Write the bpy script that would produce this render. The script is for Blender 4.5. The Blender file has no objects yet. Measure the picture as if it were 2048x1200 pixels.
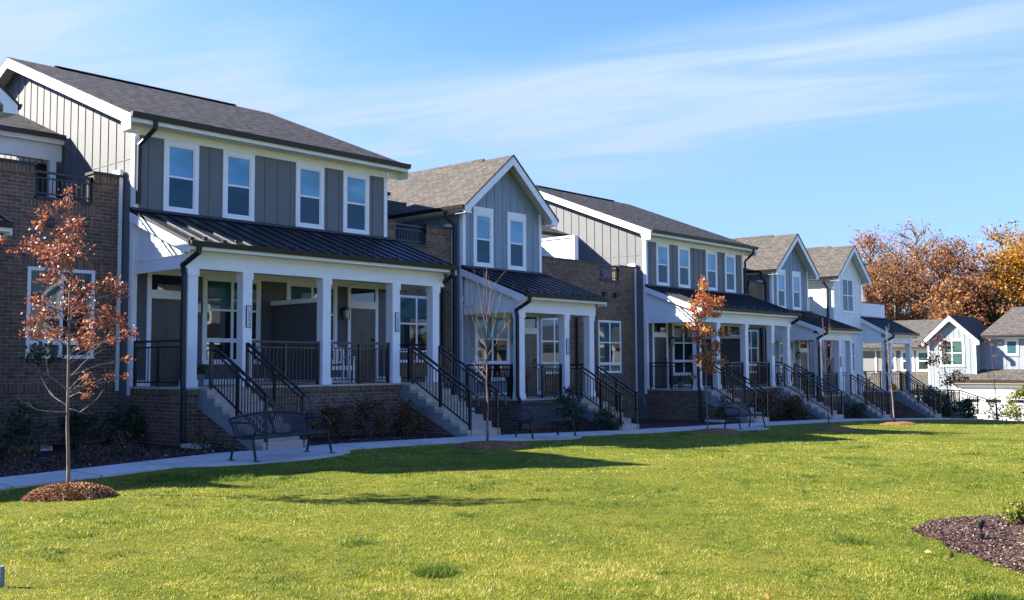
import bpy, math, random
import numpy as np
from mathutils import Vector, Matrix, noise

# ------------------------------------------------------------------ scene
S = bpy.context.scene
COL = S.collection
random.seed(7)
rng = np.random.default_rng(11)

# camera -----------------------------------------------------------
PITCH, YAW, ROLL, FPX = .06445825, .83971721, -.00509057, 2023.844
def cam_axes():
    cy, sy, cp, sp = math.cos(YAW), math.sin(YAW), math.cos(PITCH), math.sin(PITCH)
    w = Vector((sy*cp, cy*cp, sp)); r = Vector((cy, -sy, 0)); u = r.cross(w)
    c, s = math.cos(ROLL), math.sin(ROLL)
    return c*r + s*u, -s*r + c*u, w
RT, UP, FW = cam_axes()
cd = bpy.data.cameras.new('camera'); cam = bpy.data.objects.new('camera', cd); COL.objects.link(cam)
cd.sensor_width = 36; cd.lens = FPX/2048*36; cd.clip_start = .1; cd.clip_end = 3000
M = Matrix((RT, UP, -FW)).transposed().to_4x4(); cam.matrix_world = M
S.camera = cam

# sun and sky --------------------------------------------------------
SD = Vector((-.70, 1.0, .78)).normalized()          # towards the sun
EL = math.asin(SD.z); AZ = math.atan2(SD.x, SD.y)
ld = bpy.data.lights.new('sun', 'SUN'); ld.energy = 5.0; ld.angle = math.radians(.5); ld.color = (1, .93, .82)
lo = bpy.data.objects.new('sun', ld); COL.objects.link(lo); lo.rotation_euler = SD.to_track_quat('Z', 'Y').to_euler()
W = bpy.data.worlds.new('World'); S.world = W; W.use_nodes = True
nt = W.node_tree; nt.nodes.clear(); N = nt.nodes.new; L = nt.links.new
out = N('ShaderNodeOutputWorld'); bg = N('ShaderNodeBackground'); L(bg.outputs[0], out.inputs[0])
sky = N('ShaderNodeTexSky'); sky.sky_type = 'NISHITA'; sky.sun_disc = False
sky.sun_elevation = EL; sky.sun_rotation = AZ; sky.altitude = 200; sky.air_density = 1.0; sky.dust_density = 0; sky.ozone_density = 3.0
bg.inputs[1].default_value = .073
def mth(op, a, b=None, c=None, clamp=False, T=None):
    n = (T or nt).nodes.new('ShaderNodeMath'); n.operation = op; n.use_clamp = clamp
    for i, v in enumerate((a, b, c)):
        if v is None: continue
        if isinstance(v, (int, float)): n.inputs[i].default_value = v
        else: (T or nt).links.new(v, n.inputs[i])
    return n.outputs[0]
tc = N('ShaderNodeTexCoord'); sp = N('ShaderNodeSeparateXYZ'); L(tc.outputs['Generated'], sp.inputs[0])
dz = mth('MAXIMUM', sp.outputs[2], .03)
px = mth('DIVIDE', sp.outputs[0], dz); py = mth('DIVIDE', sp.outputs[1], dz)
# cirrus plane coordinates: streaks run nearly along -Y, drifting to +X
u_ = mth('ADD', px, mth('MULTIPLY', py, .22)); v_ = mth('SUBTRACT', py, mth('MULTIPLY', px, .1))
cb = N('ShaderNodeCombineXYZ'); L(mth('MULTIPLY', u_, 2.5), cb.inputs[0]); L(mth('MULTIPLY', v_, .75), cb.inputs[1])
n1 = N('ShaderNodeTexNoise'); n1.inputs['Scale'].default_value = 1.0; n1.inputs['Detail'].default_value = 8; n1.inputs['Roughness'].default_value = .52; n1.inputs['Distortion'].default_value = 1.1
L(cb.outputs[0], n1.inputs['Vector'])
def sstep(x, a, b):
    m = N('ShaderNodeMapRange'); m.interpolation_type = 'SMOOTHSTEP'
    L(x, m.inputs[0]); m.inputs[1].default_value = a; m.inputs[2].default_value = b
    return m.outputs[0]
st = sstep(n1.outputs[0], .30, .72)
band = mth('MULTIPLY', sstep(u_, 2.7, 3.3), mth('SUBTRACT', 1, sstep(u_, 4.0, 4.9)))
band = mth('MULTIPLY', band, sstep(py, -.6, 1.6))
left = mth('MULTIPLY', sstep(py, 2.0, 3.3), mth('SUBTRACT', 1, sstep(px, 3.6, 5.2)))
near_sun = mth('MULTIPLY', mth('SUBTRACT', 1, sstep(px, .9, 2.0)), sstep(py, 1.8, 3.4))
msk = mth('ADD', mth('MULTIPLY', band, .95), mth('MULTIPLY', left, .95), clamp=True)
cl = mth('MULTIPLY', mth('ADD', mth('MULTIPLY', st, .80), .32), msk)
cl = mth('ADD', cl, mth('MULTIPLY', near_sun, .75), clamp=True)
cl = mth('MULTIPLY', cl, sstep(sp.outputs[2], .0, .06))
tint = N('ShaderNodeMix'); tint.data_type = 'RGBA'; tint.blend_type = 'MULTIPLY'; tint.inputs[0].default_value = 1
L(sky.outputs[0], tint.inputs[6]); tint.inputs[7].default_value = (.60, .80, 1.28, 1)
mx = N('ShaderNodeMix'); mx.data_type = 'RGBA'; L(cl, mx.inputs[0]); L(tint.outputs[2], mx.inputs[6]); mx.inputs[7].default_value = (2.35, 2.95, 3.9, 1)
hz = mth('MULTIPLY', mth('SUBTRACT', 1, sstep(sp.outputs[2], .02, .42)), .75)
mh = N('ShaderNodeMix'); mh.data_type = 'RGBA'; L(hz, mh.inputs[0]); L(mx.outputs[2], mh.inputs[6]); mh.inputs[7].default_value = (1.45, 2.12, 3.5, 1)
L(mh.outputs[2], bg.inputs[0])

vs = S.view_settings; vs.view_transform = 'Standard'; vs.look = 'None'; vs.gamma = 1; vs.use_curve_mapping = False
vs.exposure = 2.0
S.cycles.max_bounces = 6; S.cycles.transparent_max_bounces = 8

# ------------------------------------------------------------------ helpers
def knot(X, xs, ys): return float(np.interp(X, xs, ys))
GX = [-60, 0, 14, 18, 25.5, 34.8, 40, 47.5, 54, 57, 60, 66, 72, 300]
GZ = [-1.7, -1.7, -1.7, -1.75, -2.0, -2.19, -2.3, -2.6, -2.86, -3.02, -3.2, -3.75, -3.95, -3.95]
def G(X): return knot(X, GX, GZ)

class MB:
    def __init__(s): s.v = []; s.f = []
    def add(s, vs, fs):
        o = len(s.v); s.v += [tuple(v) for v in vs]; s.f += [tuple(i+o for i in f) for f in fs]; return s
    def box(s, x0, x1, y0, y1, z0, z1):
        if x1 < x0: x0, x1 = x1, x0
        if y1 < y0: y0, y1 = y1, y0
        if z1 < z0: z0, z1 = z1, z0
        return s.add([(x0,y0,z0),(x1,y0,z0),(x1,y1,z0),(x0,y1,z0),(x0,y0,z1),(x1,y0,z1),(x1,y1,z1),(x0,y1,z1)],
              [(0,3,2,1),(4,5,6,7),(0,1,5,4),(1,2,6,5),(2,3,7,6),(3,0,4,7)])
    def extr(s, poly, ax, a, b):
        """poly in the plane perpendicular to axis ax, extruded from a to b"""
        n = len(poly)
        def P(q, t):
            return (t, q[0], q[1]) if ax == 0 else ((q[0], t, q[1]) if ax == 1 else (q[0], q[1], t))
        return s.add([P(q, a) for q in poly] + [P(q, b) for q in poly],
              [tuple(range(n))[::-1], tuple(range(n, 2*n))] + [(i, (i+1) % n, n+(i+1) % n, n+i) for i in range(n)])
    def tube(s, pts, r, n=8, r2=None, cap=True):
        pts = [Vector(p) for p in pts]; m = len(pts); rs = []
        for i in range(m):
            t = i/(m-1) if m > 1 else 0
            rs.append(r if r2 is None else r + (r2-r)*t)
        vs, fs = [], []
        prev = None
        for i, p in enumerate(pts):
            d = (pts[min(i+1, m-1)] - pts[max(i-1, 0)]).normalized()
            a = Vector((0, 0, 1)) if abs(d.z) < .9 else Vector((1, 0, 0))
            if prev is not None: a = prev
            e1 = (a - d*a.dot(d)).normalized(); e2 = d.cross(e1); prev = e1
            for k in range(n):
                an = 2*math.pi*(k+.5)/n
                vs.append(p + (e1*math.cos(an) + e2*math.sin(an))*rs[i])
        for i in range(m-1):
            for k in range(n):
                fs.append((i*n+k, i*n+(k+1) % n, (i+1)*n+(k+1) % n, (i+1)*n+k))
        if cap: fs += [tuple(range(n))[::-1], tuple((m-1)*n+k for k in range(n))]
        return s.add(vs, fs)
    def bar(s, p, q, w, h=None):
        """square bar between two points"""
        return s.tube([p, q], (w if h is None else (w+h)/2)*.7071, 4)
    def ell(s, c, r, n=10, m=6):
        vs = [(c[0], c[1], c[2]-r[2])]; fs = []
        for i in range(1, m):
            t = math.pi*i/m - math.pi/2
            for k in range(n):
                a = 2*math.pi*k/n
                vs.append((c[0]+r[0]*math.cos(t)*math.cos(a), c[1]+r[1]*math.cos(t)*math.sin(a), c[2]+r[2]*math.sin(t)))
        vs.append((c[0], c[1], c[2]+r[2])); e = len(vs)-1
        for k in range(n): fs.append((0, 1+(k+1) % n, 1+k)); fs.append((e, e-n+k, e-n+(k+1) % n))
        for i in range(m-2):
            for k in range(n): fs.append((1+i*n+k, 1+i*n+(k+1) % n, 1+(i+1)*n+(k+1) % n, 1+(i+1)*n+k))
        return s.add(vs, fs)
    def build(s, name, mat, parent=None, smooth=False, label=None, bevel=0):
        me = bpy.data.meshes.new(name); me.from_pydata(s.v, [], s.f); me.validate()
        if smooth: me.shade_smooth()
        me.materials.append(mat)
        o = bpy.data.objects.new(name, me); COL.objects.link(o)
        if parent: o.parent = parent
        if label: o['label'] = label
        if bevel:
            b = o.modifiers.new('bevel', 'BEVEL'); b.width = bevel; b.segments = 1; b.limit_method = 'ANGLE'
        return o

def empty(name, loc, label, cat, rz=0, group=None):
    o = bpy.data.objects.new(name, None); COL.objects.link(o); o.location = loc; o.rotation_euler = (0, 0, rz)
    o.empty_display_size = .3
    o['label'] = label; o['category'] = cat
    if group: o['group'] = group
    return o
def tag(o, label=None, cat=None, group=None, kind=None):
    if label: o['label'] = label
    if cat: o['category'] = cat
    if group: o['group'] = group
    if kind: o['kind'] = kind
    return o
def copy_tree(o, parent=None):
    c = o.copy(); COL.objects.link(c); c.parent = parent
    for ch in [x for x in bpy.data.objects if x.parent == o]: copy_tree(ch, c)
    return c
def np_mesh(name, verts, loops, nper, mat, parent=None, tint=None):
    """verts Nx3, loops flat index list, faces of nper corners"""
    me = bpy.data.meshes.new(name); nf = len(loops)//nper
    me.vertices.add(len(verts)); me.vertices.foreach_set('co', np.asarray(verts, 'f').ravel())
    me.loops.add(len(loops)); me.loops.foreach_set('vertex_index', np.asarray(loops, 'i'))
    me.polygons.add(nf); me.polygons.foreach_set('loop_start', np.arange(0, nf*nper, nper, dtype='i'))
    me.polygons.foreach_set('loop_total', np.full(nf, nper, 'i'))
    me.update(calc_edges=True)
    if tint is not None:
        a = me.attributes.new('tint', 'FLOAT', 'POINT'); a.data.foreach_set('value', np.asarray(tint, 'f'))
    me.materials.append(mat)
    o = bpy.data.objects.new(name, me); COL.objects.link(o)
    if parent: o.parent = parent
    return o

# ------------------------------------------------------------------ materials
class Mat:
    def __init__(s, name, rough=.6, col=(.5,.5,.5), spec=.5, metal=0, ior=None):
        s.m = bpy.data.materials.new(name); s.m.use_nodes = True; s.t = s.m.node_tree
        s.b = s.t.nodes['Principled BSDF']; s.b.inputs['Roughness'].default_value = rough
        s.b.inputs['Base Color'].default_value = (*col, 1); s.b.inputs['Metallic'].default_value = metal
        s.b.inputs['Specular IOR Level'].default_value = spec
        if ior: s.b.inputs['IOR'].default_value = ior
    def n(s, t, **kw):
        x = s.t.nodes.new(t)
        for k, v in kw.items():
            if k.startswith('i_'): x.inputs[k[2:].replace('_', ' ')].default_value = v
            else: setattr(x, k, v)
        return x
    def l(s, a, b): s.t.links.new(a, b)
    def co(s, kind='Object'):
        return s.n('ShaderNodeTexCoord').outputs[kind]
    def world(s): return s.n('ShaderNodeNewGeometry').outputs['Position']
    def noise(s, vec, scale, detail=4, rough=.55, sc3=None):
        if sc3:
            mp = s.n('ShaderNodeMapping'); mp.inputs['Scale'].default_value = sc3; s.l(vec, mp.inputs[0]); vec = mp.outputs[0]
        x = s.n('ShaderNodeTexNoise', i_Scale=scale, i_Detail=detail, i_Roughness=rough); s.l(vec, x.inputs['Vector']); return x.outputs[0]
    def ramp(s, fac, stops):
        r = s.n('ShaderNodeValToRGB'); e = r.color_ramp.elements
        while len(e) < len(stops): e.new(.5)
        for q, (p, c) in zip(e, stops): q.position = p; q.color = (*c, 1)
        s.l(fac, r.inputs[0]); return r.outputs[0]
    def mix(s, fac, a, b, mode='MIX'):
        x = s.n('ShaderNodeMix', data_type='RGBA', blend_type=mode)
        for i, v in ((0, fac), (6, a), (7, b)):
            if isinstance(v, (int, float)): x.inputs[i].default_value = v
            elif isinstance(v, tuple): x.inputs[i].default_value = (*v, 1)
            else: s.l(v, x.inputs[i])
        return x.outputs[2]
    def base(s, c): s.l(c, s.b.inputs['Base Color']); return s
    def bump(s, h, dist=.01, strength=.6):
        x = s.n('ShaderNodeBump', i_Strength=strength, i_Distance=dist); s.l(h, x.inputs['Height']); s.l(x.outputs[0], s.b.inputs['Normal']); return s
    def soft(s, col, amt=.12, scale=3):
        """slight weathering so that no paint is flat"""
        f = s.noise(s.world(), scale, 6, .65)
        d = tuple(c*(1-amt) for c in col); u = tuple(min(1, c*(1+amt)) for c in col)
        s.base(s.ramp(f, [(.3, d), (.7, u)])); return s

def paint(name, col, rough=.55, amt=.1, scale=2.5, fine=.0015):
    m = Mat(name, rough); m.soft(col, amt, scale); m.bump(m.noise(m.world(), 60, 3), .002, .25); return m.m
WHITE = paint('white_trim', (.78,.78,.77), .5, .05)
SOFFIT = paint('soffit_paint', (.72,.71,.67), .7, .04)
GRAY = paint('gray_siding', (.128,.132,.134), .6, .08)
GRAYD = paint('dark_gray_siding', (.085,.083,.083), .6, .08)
BLUE = paint('blue_gray_siding', (.21,.265,.32), .6, .07)
WSIDE = paint('white_siding', (.74,.75,.74), .55, .04)
PALE = paint('pale_gray_siding', (.23,.26,.275), .6, .05)
TAUPE = paint('taupe_siding', (.17,.165,.155), .6, .05)
CREAM = paint('cream_board', (.40,.30,.19), .6, .05)
DOORM = paint('door_paint', (.030,.032,.036), .35, .08)
GARW = paint('garage_white', (.46,.46,.45), .6, .05)
BLACK = paint('black_metal', (.012,.013,.016), .35, .15)
GUTTER = paint('black_gutter', (.010,.010,.013), .5, .15)
BENCHM = paint('bench_paint', (.005,.009,.013), .6, .2, 8)
BEIGE = paint('canvas', (.52,.42,.33), .9, .12, 5)
ORANGE = paint('pumpkin_skin', (.45,.12,.02), .6, .2, 6)
PLATE = paint('number_plate', (.62,.66,.68), .5, .03)

def brick(name, vertical=False):
    m = Mat(name, .85, spec=.25)
    pos = m.world(); nrm = m.n('ShaderNodeNewGeometry').outputs['True Normal']
    sp = m.n('ShaderNodeSeparateXYZ'); m.l(pos, sp.inputs[0]); sn = m.n('ShaderNodeSeparateXYZ'); m.l(nrm, sn.inputs[0])
    ax = mth('ABSOLUTE', sn.outputs[0], T=m.t); az = mth('GREATER_THAN', mth('ABSOLUTE', sn.outputs[2], T=m.t), .7, T=m.t)
    isx = mth('GREATER_THAN', ax, .5, T=m.t)
    hor = mth('ADD', mth('MULTIPLY', sp.outputs[0], mth('SUBTRACT', 1, isx, T=m.t), T=m.t), mth('MULTIPLY', sp.outputs[1], isx, T=m.t), T=m.t)
    ver = mth('ADD', mth('MULTIPLY', sp.outputs[2], mth('SUBTRACT', 1, az, T=m.t), T=m.t), mth('MULTIPLY', sp.outputs[1], az, T=m.t), T=m.t)
    cb = m.n('ShaderNodeCombineXYZ'); m.l(hor, cb.inputs[0]); m.l(ver, cb.inputs[1])
    if vertical:
        cb = m.n('ShaderNodeCombineXYZ'); m.l(ver, cb.inputs[0]); m.l(hor, cb.inputs[1])
    bt = m.n('ShaderNodeTexBrick'); m.l(cb.outputs[0], bt.inputs['Vector'])
    bt.inputs['Scale'].default_value = 1; bt.inputs['Brick Width'].default_value = .24 if not vertical else 1.0; bt.inputs['Row Height'].default_value = .083
    bt.inputs['Mortar Size'].default_value = .0065; bt.inputs['Mortar Smooth'].default_value = .3; bt.inputs['Bias'].default_value = -.1
    bt.offset = .5 if not vertical else 0
    bt.inputs['Color1'].default_value = (.115,.073,.052,1); bt.inputs['Color2'].default_value = (.19,.122,.086,1); bt.inputs['Mortar'].default_value = (.31,.26,.205,1)
    f = m.noise(pos, 9, 5); c = m.mix(.55, bt.outputs[0], m.ramp(f, [(.3, (.5,.5,.5)), (.7, (1.5,1.45,1.4))]), 'MULTIPLY')
    f2 = m.noise(pos, 1.2, 3); c = m.mix(.5, c, m.ramp(f2, [(.3, (.7,.7,.72)), (.7, (1.25,1.2,1.15))]), 'MULTIPLY')
    m.base(c); h = mth('ADD', mth('MULTIPLY', bt.outputs[1], -1, T=m.t), mth('MULTIPLY', f, .4, T=m.t), T=m.t)
    m.bump(h, .012, .7); return m.m
BRICK = brick('brick'); BRICKV = brick('soldier_brick', True)

def shingle(name, c1, c2, k=.85, lo=.5, hi=1.5):
    m = Mat(name, .95, spec=.15); pos = m.world()
    sp = m.n('ShaderNodeSeparateXYZ'); m.l(pos, sp.inputs[0])
    sn = m.n('ShaderNodeSeparateXYZ'); m.l(m.n('ShaderNodeNewGeometry').outputs['True Normal'], sn.inputs[0])
    isx = mth('GREATER_THAN', mth('ABSOLUTE', sn.outputs[0], T=m.t), .2, T=m.t); inv = mth('SUBTRACT', 1, isx, T=m.t)
    hor = mth('ADD', mth('MULTIPLY', sp.outputs[0], inv, T=m.t), mth('MULTIPLY', sp.outputs[1], isx, T=m.t), T=m.t)
    ver = mth('MULTIPLY', sp.outputs[2], mth('ADD', mth('MULTIPLY', inv, 2.7, T=m.t), mth('MULTIPLY', isx, 1.56, T=m.t), T=m.t), T=m.t)
    cb = m.n('ShaderNodeCombineXYZ'); m.l(hor, cb.inputs[0]); m.l(ver, cb.inputs[1])
    bt = m.n('ShaderNodeTexBrick'); m.l(cb.outputs[0], bt.inputs['Vector']); bt.inputs['Scale'].default_value = 1
    bt.inputs['Brick Width'].default_value = .26; bt.inputs['Row Height'].default_value = .145; bt.inputs['Mortar Size'].default_value = .009; bt.offset = .37
    bt.inputs['Color1'].default_value = (*c1, 1); bt.inputs['Color2'].default_value = (*c2, 1); bt.inputs['Mortar'].default_value = tuple(x*.4 for x in c1) + (1,)
    f = m.noise(cb.outputs[0], 3.6, 2, .5, (1, 2.0, 1)); c = m.mix(k, bt.outputs[0], m.ramp(f, [(.38, (lo, lo, lo*1.04)), (.62, (hi, hi*.98, hi*.95))]), 'MULTIPLY')
    g = m.noise(pos, 90, 2); c = m.mix(.5, c, m.ramp(g, [(.3, (.55,.55,.55)), (.7, (1.45,1.45,1.45))]), 'MULTIPLY')
    m.base(c); m.bump(mth('ADD', mth('MULTIPLY', bt.outputs[1], -.6, T=m.t), g, T=m.t), .01, .6); return m.m
SHING = shingle('dark_shingles', (.037,.036,.036), (.060,.058,.056), .95, .3, 1.9)
SHINGB = shingle('brown_shingles', (.078,.070,.060), (.108,.099,.086), .5, .6, 1.35)

def metalroof():
    m = Mat('black_standing_seam', .33, (.009,.010,.015), .5)
    f = m.noise(m.world(), 2.5, 4); r = m.n('ShaderNodeMapRange'); m.l(f, r.inputs[0]); r.inputs[3].default_value = .42; r.inputs[4].default_value = .58; m.l(r.outputs[0], m.b.inputs['Roughness'])
    m.bump(m.noise(m.world(), 1.6, 2), .02, .35); return m.m
METAL = metalroof()

def concrete(name, c, amt=.25):
    m = Mat(name, .85, spec=.3); p = m.world(); f = m.noise(p, 1.4, 7, .65); g = m.noise(p, 40, 3)
    a = m.ramp(f, [(.25, tuple(x*(1-amt) for x in c)), (.75, tuple(x*(1+amt) for x in c))])
    m.base(m.mix(.25, a, m.ramp(g, [(.3, (.6,.6,.6)), (.7, (1.35,1.35,1.35))]), 'MULTIPLY')); m.bump(g, .004, .5); return m.m
CONC = concrete('sidewalk_concrete', (.52,.47,.41)); STEP = concrete('step_concrete', (.47,.39,.31), .2); SIDEC = concrete('shade_toned_concrete', (.20,.215,.22), .2)  # warm step tone holds lawn bounce, darker side tone holds shade
ASPH = concrete('asphalt', (.055,.055,.057))

def glass(name, c, ior=2.0, blinds=0, rough=.02):
    m = Mat(name, rough, c, .5, ior=ior); p = m.world()
    base = m.ramp(m.noise(p, .9, 2, .5, (1, 1, 2)), [(.35, tuple(x*.75 for x in c)), (.65, tuple(x*1.2 for x in c))])
    if blinds:
        sp = m.n('ShaderNodeSeparateXYZ'); m.l(p, sp.inputs[0])
        w = mth('FRACT', mth('MULTIPLY', sp.outputs[2], 17, T=m.t), T=m.t)
        base = m.mix(1.0, base, m.ramp(w, [(0, (1-blinds,)*3), (.25, (1,1,1)), (.85, (1,1,1)), (1, (1-blinds,)*3)]), 'MULTIPLY')
    m.base(base); m.bump(m.noise(p, 1.1, 1), .012, .12); return m.m
GL_UP = glass('glass_blind_sky_tint', (.10,.32,.50), 1.5, .2)  # saturated blue base stands in for reflected sky over the blind
GL_CURT = glass('glass_curtain_sky_tint', (.12,.31,.44), 1.5)  # curtain pane, same sky reflection held in the base colour
GL_LOW = glass('glass_dark_teal', (.006,.062,.105), 1.35, .3)  # teal base carries the reflected sky, low IOR mutes the real one
GL_LOW2 = glass('glass_deep_teal', (.004,.045,.075), 1.4, 0)
GL_DK = glass('glass_dark', (.006,.014,.018), 1.9)
GL_TEAL = glass('glass_teal_blind', (.03,.10,.11), 1.7, .35)
GL_FAR = glass('glass_green_blind', (.05,.095,.085), 1.5, .2)
LAMPG = Mat('lantern_glass', .08, (.45,.45,.42), .5).m

def leafmat(name, stops, trans=.35, gloss=.35):
    m = Mat(name, .5, spec=gloss); a = m.n('ShaderNodeAttribute', attribute_name='tint')
    c = m.ramp(a.outputs['Fac'], stops); m.base(c)
    tr = m.n('ShaderNodeBsdfTranslucent'); m.l(m.mix(1, c, (1.5,1.35,1.1), 'MULTIPLY'), tr.inputs[0])
    ms = m.n('ShaderNodeMixShader'); ms.inputs[0].default_value = trans
    m.l(m.b.outputs[0], ms.inputs[1]); m.l(tr.outputs[0], ms.inputs[2])
    m.l(ms.outputs[0], m.t.nodes['Material Output'].inputs[0]); return m.m
LEAF_RED = leafmat('oak_leaves', [(0, (.07,.018,.012)), (.5, (.21,.06,.028)), (.85, (.32,.11,.05)), (1, (.42,.22,.12))], .35, 1.0)
LEAF_MAP = leafmat('maple_leaves', [(0, (.15,.035,.018)), (.35, (.36,.09,.028)), (.65, (.48,.20,.045)), (1, (.42,.33,.07))], .4, .7)
LEAF_DRED = leafmat('dark_red_leaves', [(0, (.05,.012,.016)), (.6, (.16,.03,.035)), (.9, (.22,.07,.04)), (1, (.22,.18,.06))], .35, .5)
LEAF_RUST = leafmat('rust_leaves', [(0, (.09,.052,.034)), (.4, (.20,.095,.045)), (.8, (.32,.155,.065)), (1, (.42,.26,.10))], .35, .2)  # colours lifted in place of distance haze on the far crowns
LEAF_SALM = leafmat('salmon_leaves', [(0, (.15,.06,.03)), (.5, (.33,.13,.05)), (1, (.42,.22,.10))], .35, .2)
LEAF_GOLD = leafmat('gold_leaves', [(0, (.10,.05,.012)), (.4, (.30,.14,.02)), (.8, (.45,.24,.03)), (1, (.40,.30,.06))], .35, .2)
LEAF_GRN = leafmat('evergreen_leaves', [(0, (.012,.022,.010)), (.6, (.035,.06,.022)), (1, (.07,.10,.035))], .2, .4)
LEAF_OLIVE = leafmat('olive_leaves', [(0, (.02,.03,.010)), (.5, (.055,.075,.02)), (1, (.14,.15,.04))], .3, .3)
LEAF_LIME = leafmat('lime_leaves', [(0, (.05,.07,.015)), (.5, (.15,.18,.03)), (1, (.34,.33,.07))], .4, .3)
HYDR = leafmat('dried_blooms', [(0, (.03,.022,.014)), (.5, (.10,.062,.03)), (.85, (.20,.11,.03)), (1, (.26,.22,.16))], .2, .1)
def bark(name, c):
    m = Mat(name, .9, spec=.2); p = m.world(); f = m.noise(p, 14, 6, .6, (1, 1, .25))
    m.base(m.ramp(f, [(.3, tuple(x*.5 for x in c)), (.7, tuple(x*1.35 for x in c))])); m.bump(f, .012, .8); return m.m
BARK = bark('bark', (.10,.085,.07)); BARKL = bark('pale_bark', (.19,.155,.125)); BARKR = bark('reddish_bark', (.17,.12,.10))

def mulchmat(name, c):
    m = Mat(name, .95, spec=.15); p = m.world()
    v = m.n('ShaderNodeTexVoronoi', i_Scale=28, i_Randomness=1.0); m.l(p, v.inputs['Vector'])
    f = m.noise(p, 22, 6, .7, (1, 1.8, 1)); g = m.noise(p, 2, 3)
    a = m.ramp(f, [(.3, tuple(x*.35 for x in c)), (.55, c), (.8, tuple(x*2.1 for x in c))])
    m.base(m.mix(.5, a, m.ramp(g, [(.3, (.6,.6,.6)), (.7, (1.4,1.3,1.2))]), 'MULTIPLY'))
    m.bump(mth('ADD', f, v.outputs[0], T=m.t), .04, 1.0); return m.m
MULCH = mulchmat('bed_mulch', (.075,.045,.036)); MULCHR = mulchmat('ring_mulch', (.34,.165,.075)); MULCHB = mulchmat('bark_chips', (.14,.085,.06))
CHIP = leafmat('wood_chips', [(0, (.07,.035,.02)), (.5, (.30,.135,.055)), (.85, (.44,.22,.095)), (1, (.55,.42,.30))], .0, .1)
CHIPD = leafmat('dark_wood_chips', [(0, (.02,.014,.012)), (.55, (.10,.06,.048)), (.9, (.20,.13,.10)), (1, (.48,.38,.30))], .0, .1)

def lawnmat():
    m = Mat('lawn_turf', .95, spec=.1); p = m.world()
    f = m.noise(p, .8, 6, .7); g = m.noise(p, 9, 6, .75); h = m.noise(p, 45, 4, .7, (1, 1, 1))
    a = m.ramp(f, [(.3, (.092,.130,.014)), (.5, (.170,.192,.023)), (.7, (.235,.218,.036))])
    a = m.mix(.8, a, m.ramp(g, [(.3, (.55,.6,.5)), (.7, (1.45,1.35,1.3))]), 'MULTIPLY')
    a = m.mix(.75, a, m.ramp(h, [(.3, (.35,.4,.3)), (.68, (1.7,1.6,1.5))]), 'MULTIPLY')
    m.base(a); m.bump(mth('ADD', h, mth('MULTIPLY', g, .8, T=m.t), T=m.t), .07, 1.0); return m.m
LAWN = lawnmat()
GRASS = leafmat('grass_blades', [(0, (.020,.062,.007)), (.28, (.090,.155,.014)), (.62, (.225,.262,.025)), (.86, (.38,.36,.055)), (1, (.58,.49,.2))], .4, .25)

# ------------------------------------------------------------------ ground
def undul(x, y):
    if y > 16 or x < -6 or x > 60: return 0
    k = min(1, max(0, (15.0-y)/2))
    return k*(.05*noise.noise((x*.25, y*.25, 3)) + .018*noise.noise((x*1.3, y*1.3, 9)))
def sheet(name, xs, ys, off, mat, und=False):
    nx, ny = len(xs), len(ys)
    v = [(x, y, G(x)+off+(undul(x, y) if und else 0)) for x in xs for y in ys]
    f = [(i*ny+j, (i+1)*ny+j, (i+1)*ny+j+1, i*ny+j+1) for i in range(nx-1) for j in range(ny-1)]
    return MB().add(v, f).build(name, mat, smooth=True)
xs = sorted(set([-400., -100., -60., -20.] + list(np.arange(-6, 30, .3)) + list(np.arange(30, 62, 1.)) + GX[1:] + [64., 68., 90., 130., 200., 600., 1500.]))
ys = sorted(set([-1500., -400., -100., -30., -10.] + list(np.arange(-2, 16.2, .3)) + [17., 20., 24., 30., 45., 70., 120., 300., 900., 1500.]))
tag(sheet('lawn', xs, ys, 0, LAWN, True), kind='structure')

FX = [-12, -4, 2, 6.4, 10.7, 13, 16.3, 18, 26.5, 34.8, 40, 48, 57, 61]
FY = [12.6, 13.6, 14.9, 16.2, 17.42, 17.5, 17.3, 17.25, 18.0, 18.25, 18.1, 18.55, 18.6, 18.6]
def far_edge(x): return knot(x, FX, FY)
WD = 1.25
sx = sorted(set(list(np.arange(-12, 61.01, .5)) + [x for x in GX if -12 < x < 61] + FX))
def strip(mb, xs, yfun0, yfun1, zoff, th=.1):
    v, f = [], []
    for x in xs:
        z = G(x)+zoff
        v += [(x, yfun0(x), z), (x, yfun1(x), z), (x, yfun0(x), z-th), (x, yfun1(x), z-th)]
    for i in range(len(xs)-1):
        a, b = i*4, i*4+4
        f += [(a, b, b+1, a+1), (a+2, b+2, b, a), (a+1, b+1, b+3, a+3)]
    mb.add(v, f)
mb = MB(); n = 0; x = -12
while x < 60.9:                                   # slabs with open joints
    x1 = min(61, x+1.5); seg = sorted(set([x+.011, x1-.011] + [q for q in sx if x+.02 < q < x1-.02]))
    strip(mb, seg, lambda q: far_edge(q)-WD, far_edge, .035); x = x1
def pad(mb, cx, cy, rx, ry, zoff):
    n = 40; v = []
    for k in range(n):
        a = 2*math.pi*k/n; X, Y = cx+rx*math.cos(a), cy+ry*math.sin(a); v.append((X, Y, G(X)+zoff))
    v += [(p[0], p[1], p[2]-.1) for p in v]
    mb.add(v, [tuple(range(n))] + [(k, n+k, n+(k+1) % n, (k+1) % n) for k in range(n)])
pad(mb, 10.9, 16.15, 2.05, 1.0, .031); pad(mb, 18.7, 16.3, 1.7, 1.0, .031); pad(mb, 28.9, 16.6, 1.6, 1.1, .031)
for xs_, y_ in ((12.3, 17.3), (18.35, 17.0), (25.5, 17.9)): pass
tag(mb.build('sidewalk', CONC), kind='structure')
mb = MB(); strip(mb, sx, far_edge, lambda q: 24.0, .02); tag(mb.build('mulch_bed', MULCH), kind='structure')
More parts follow.
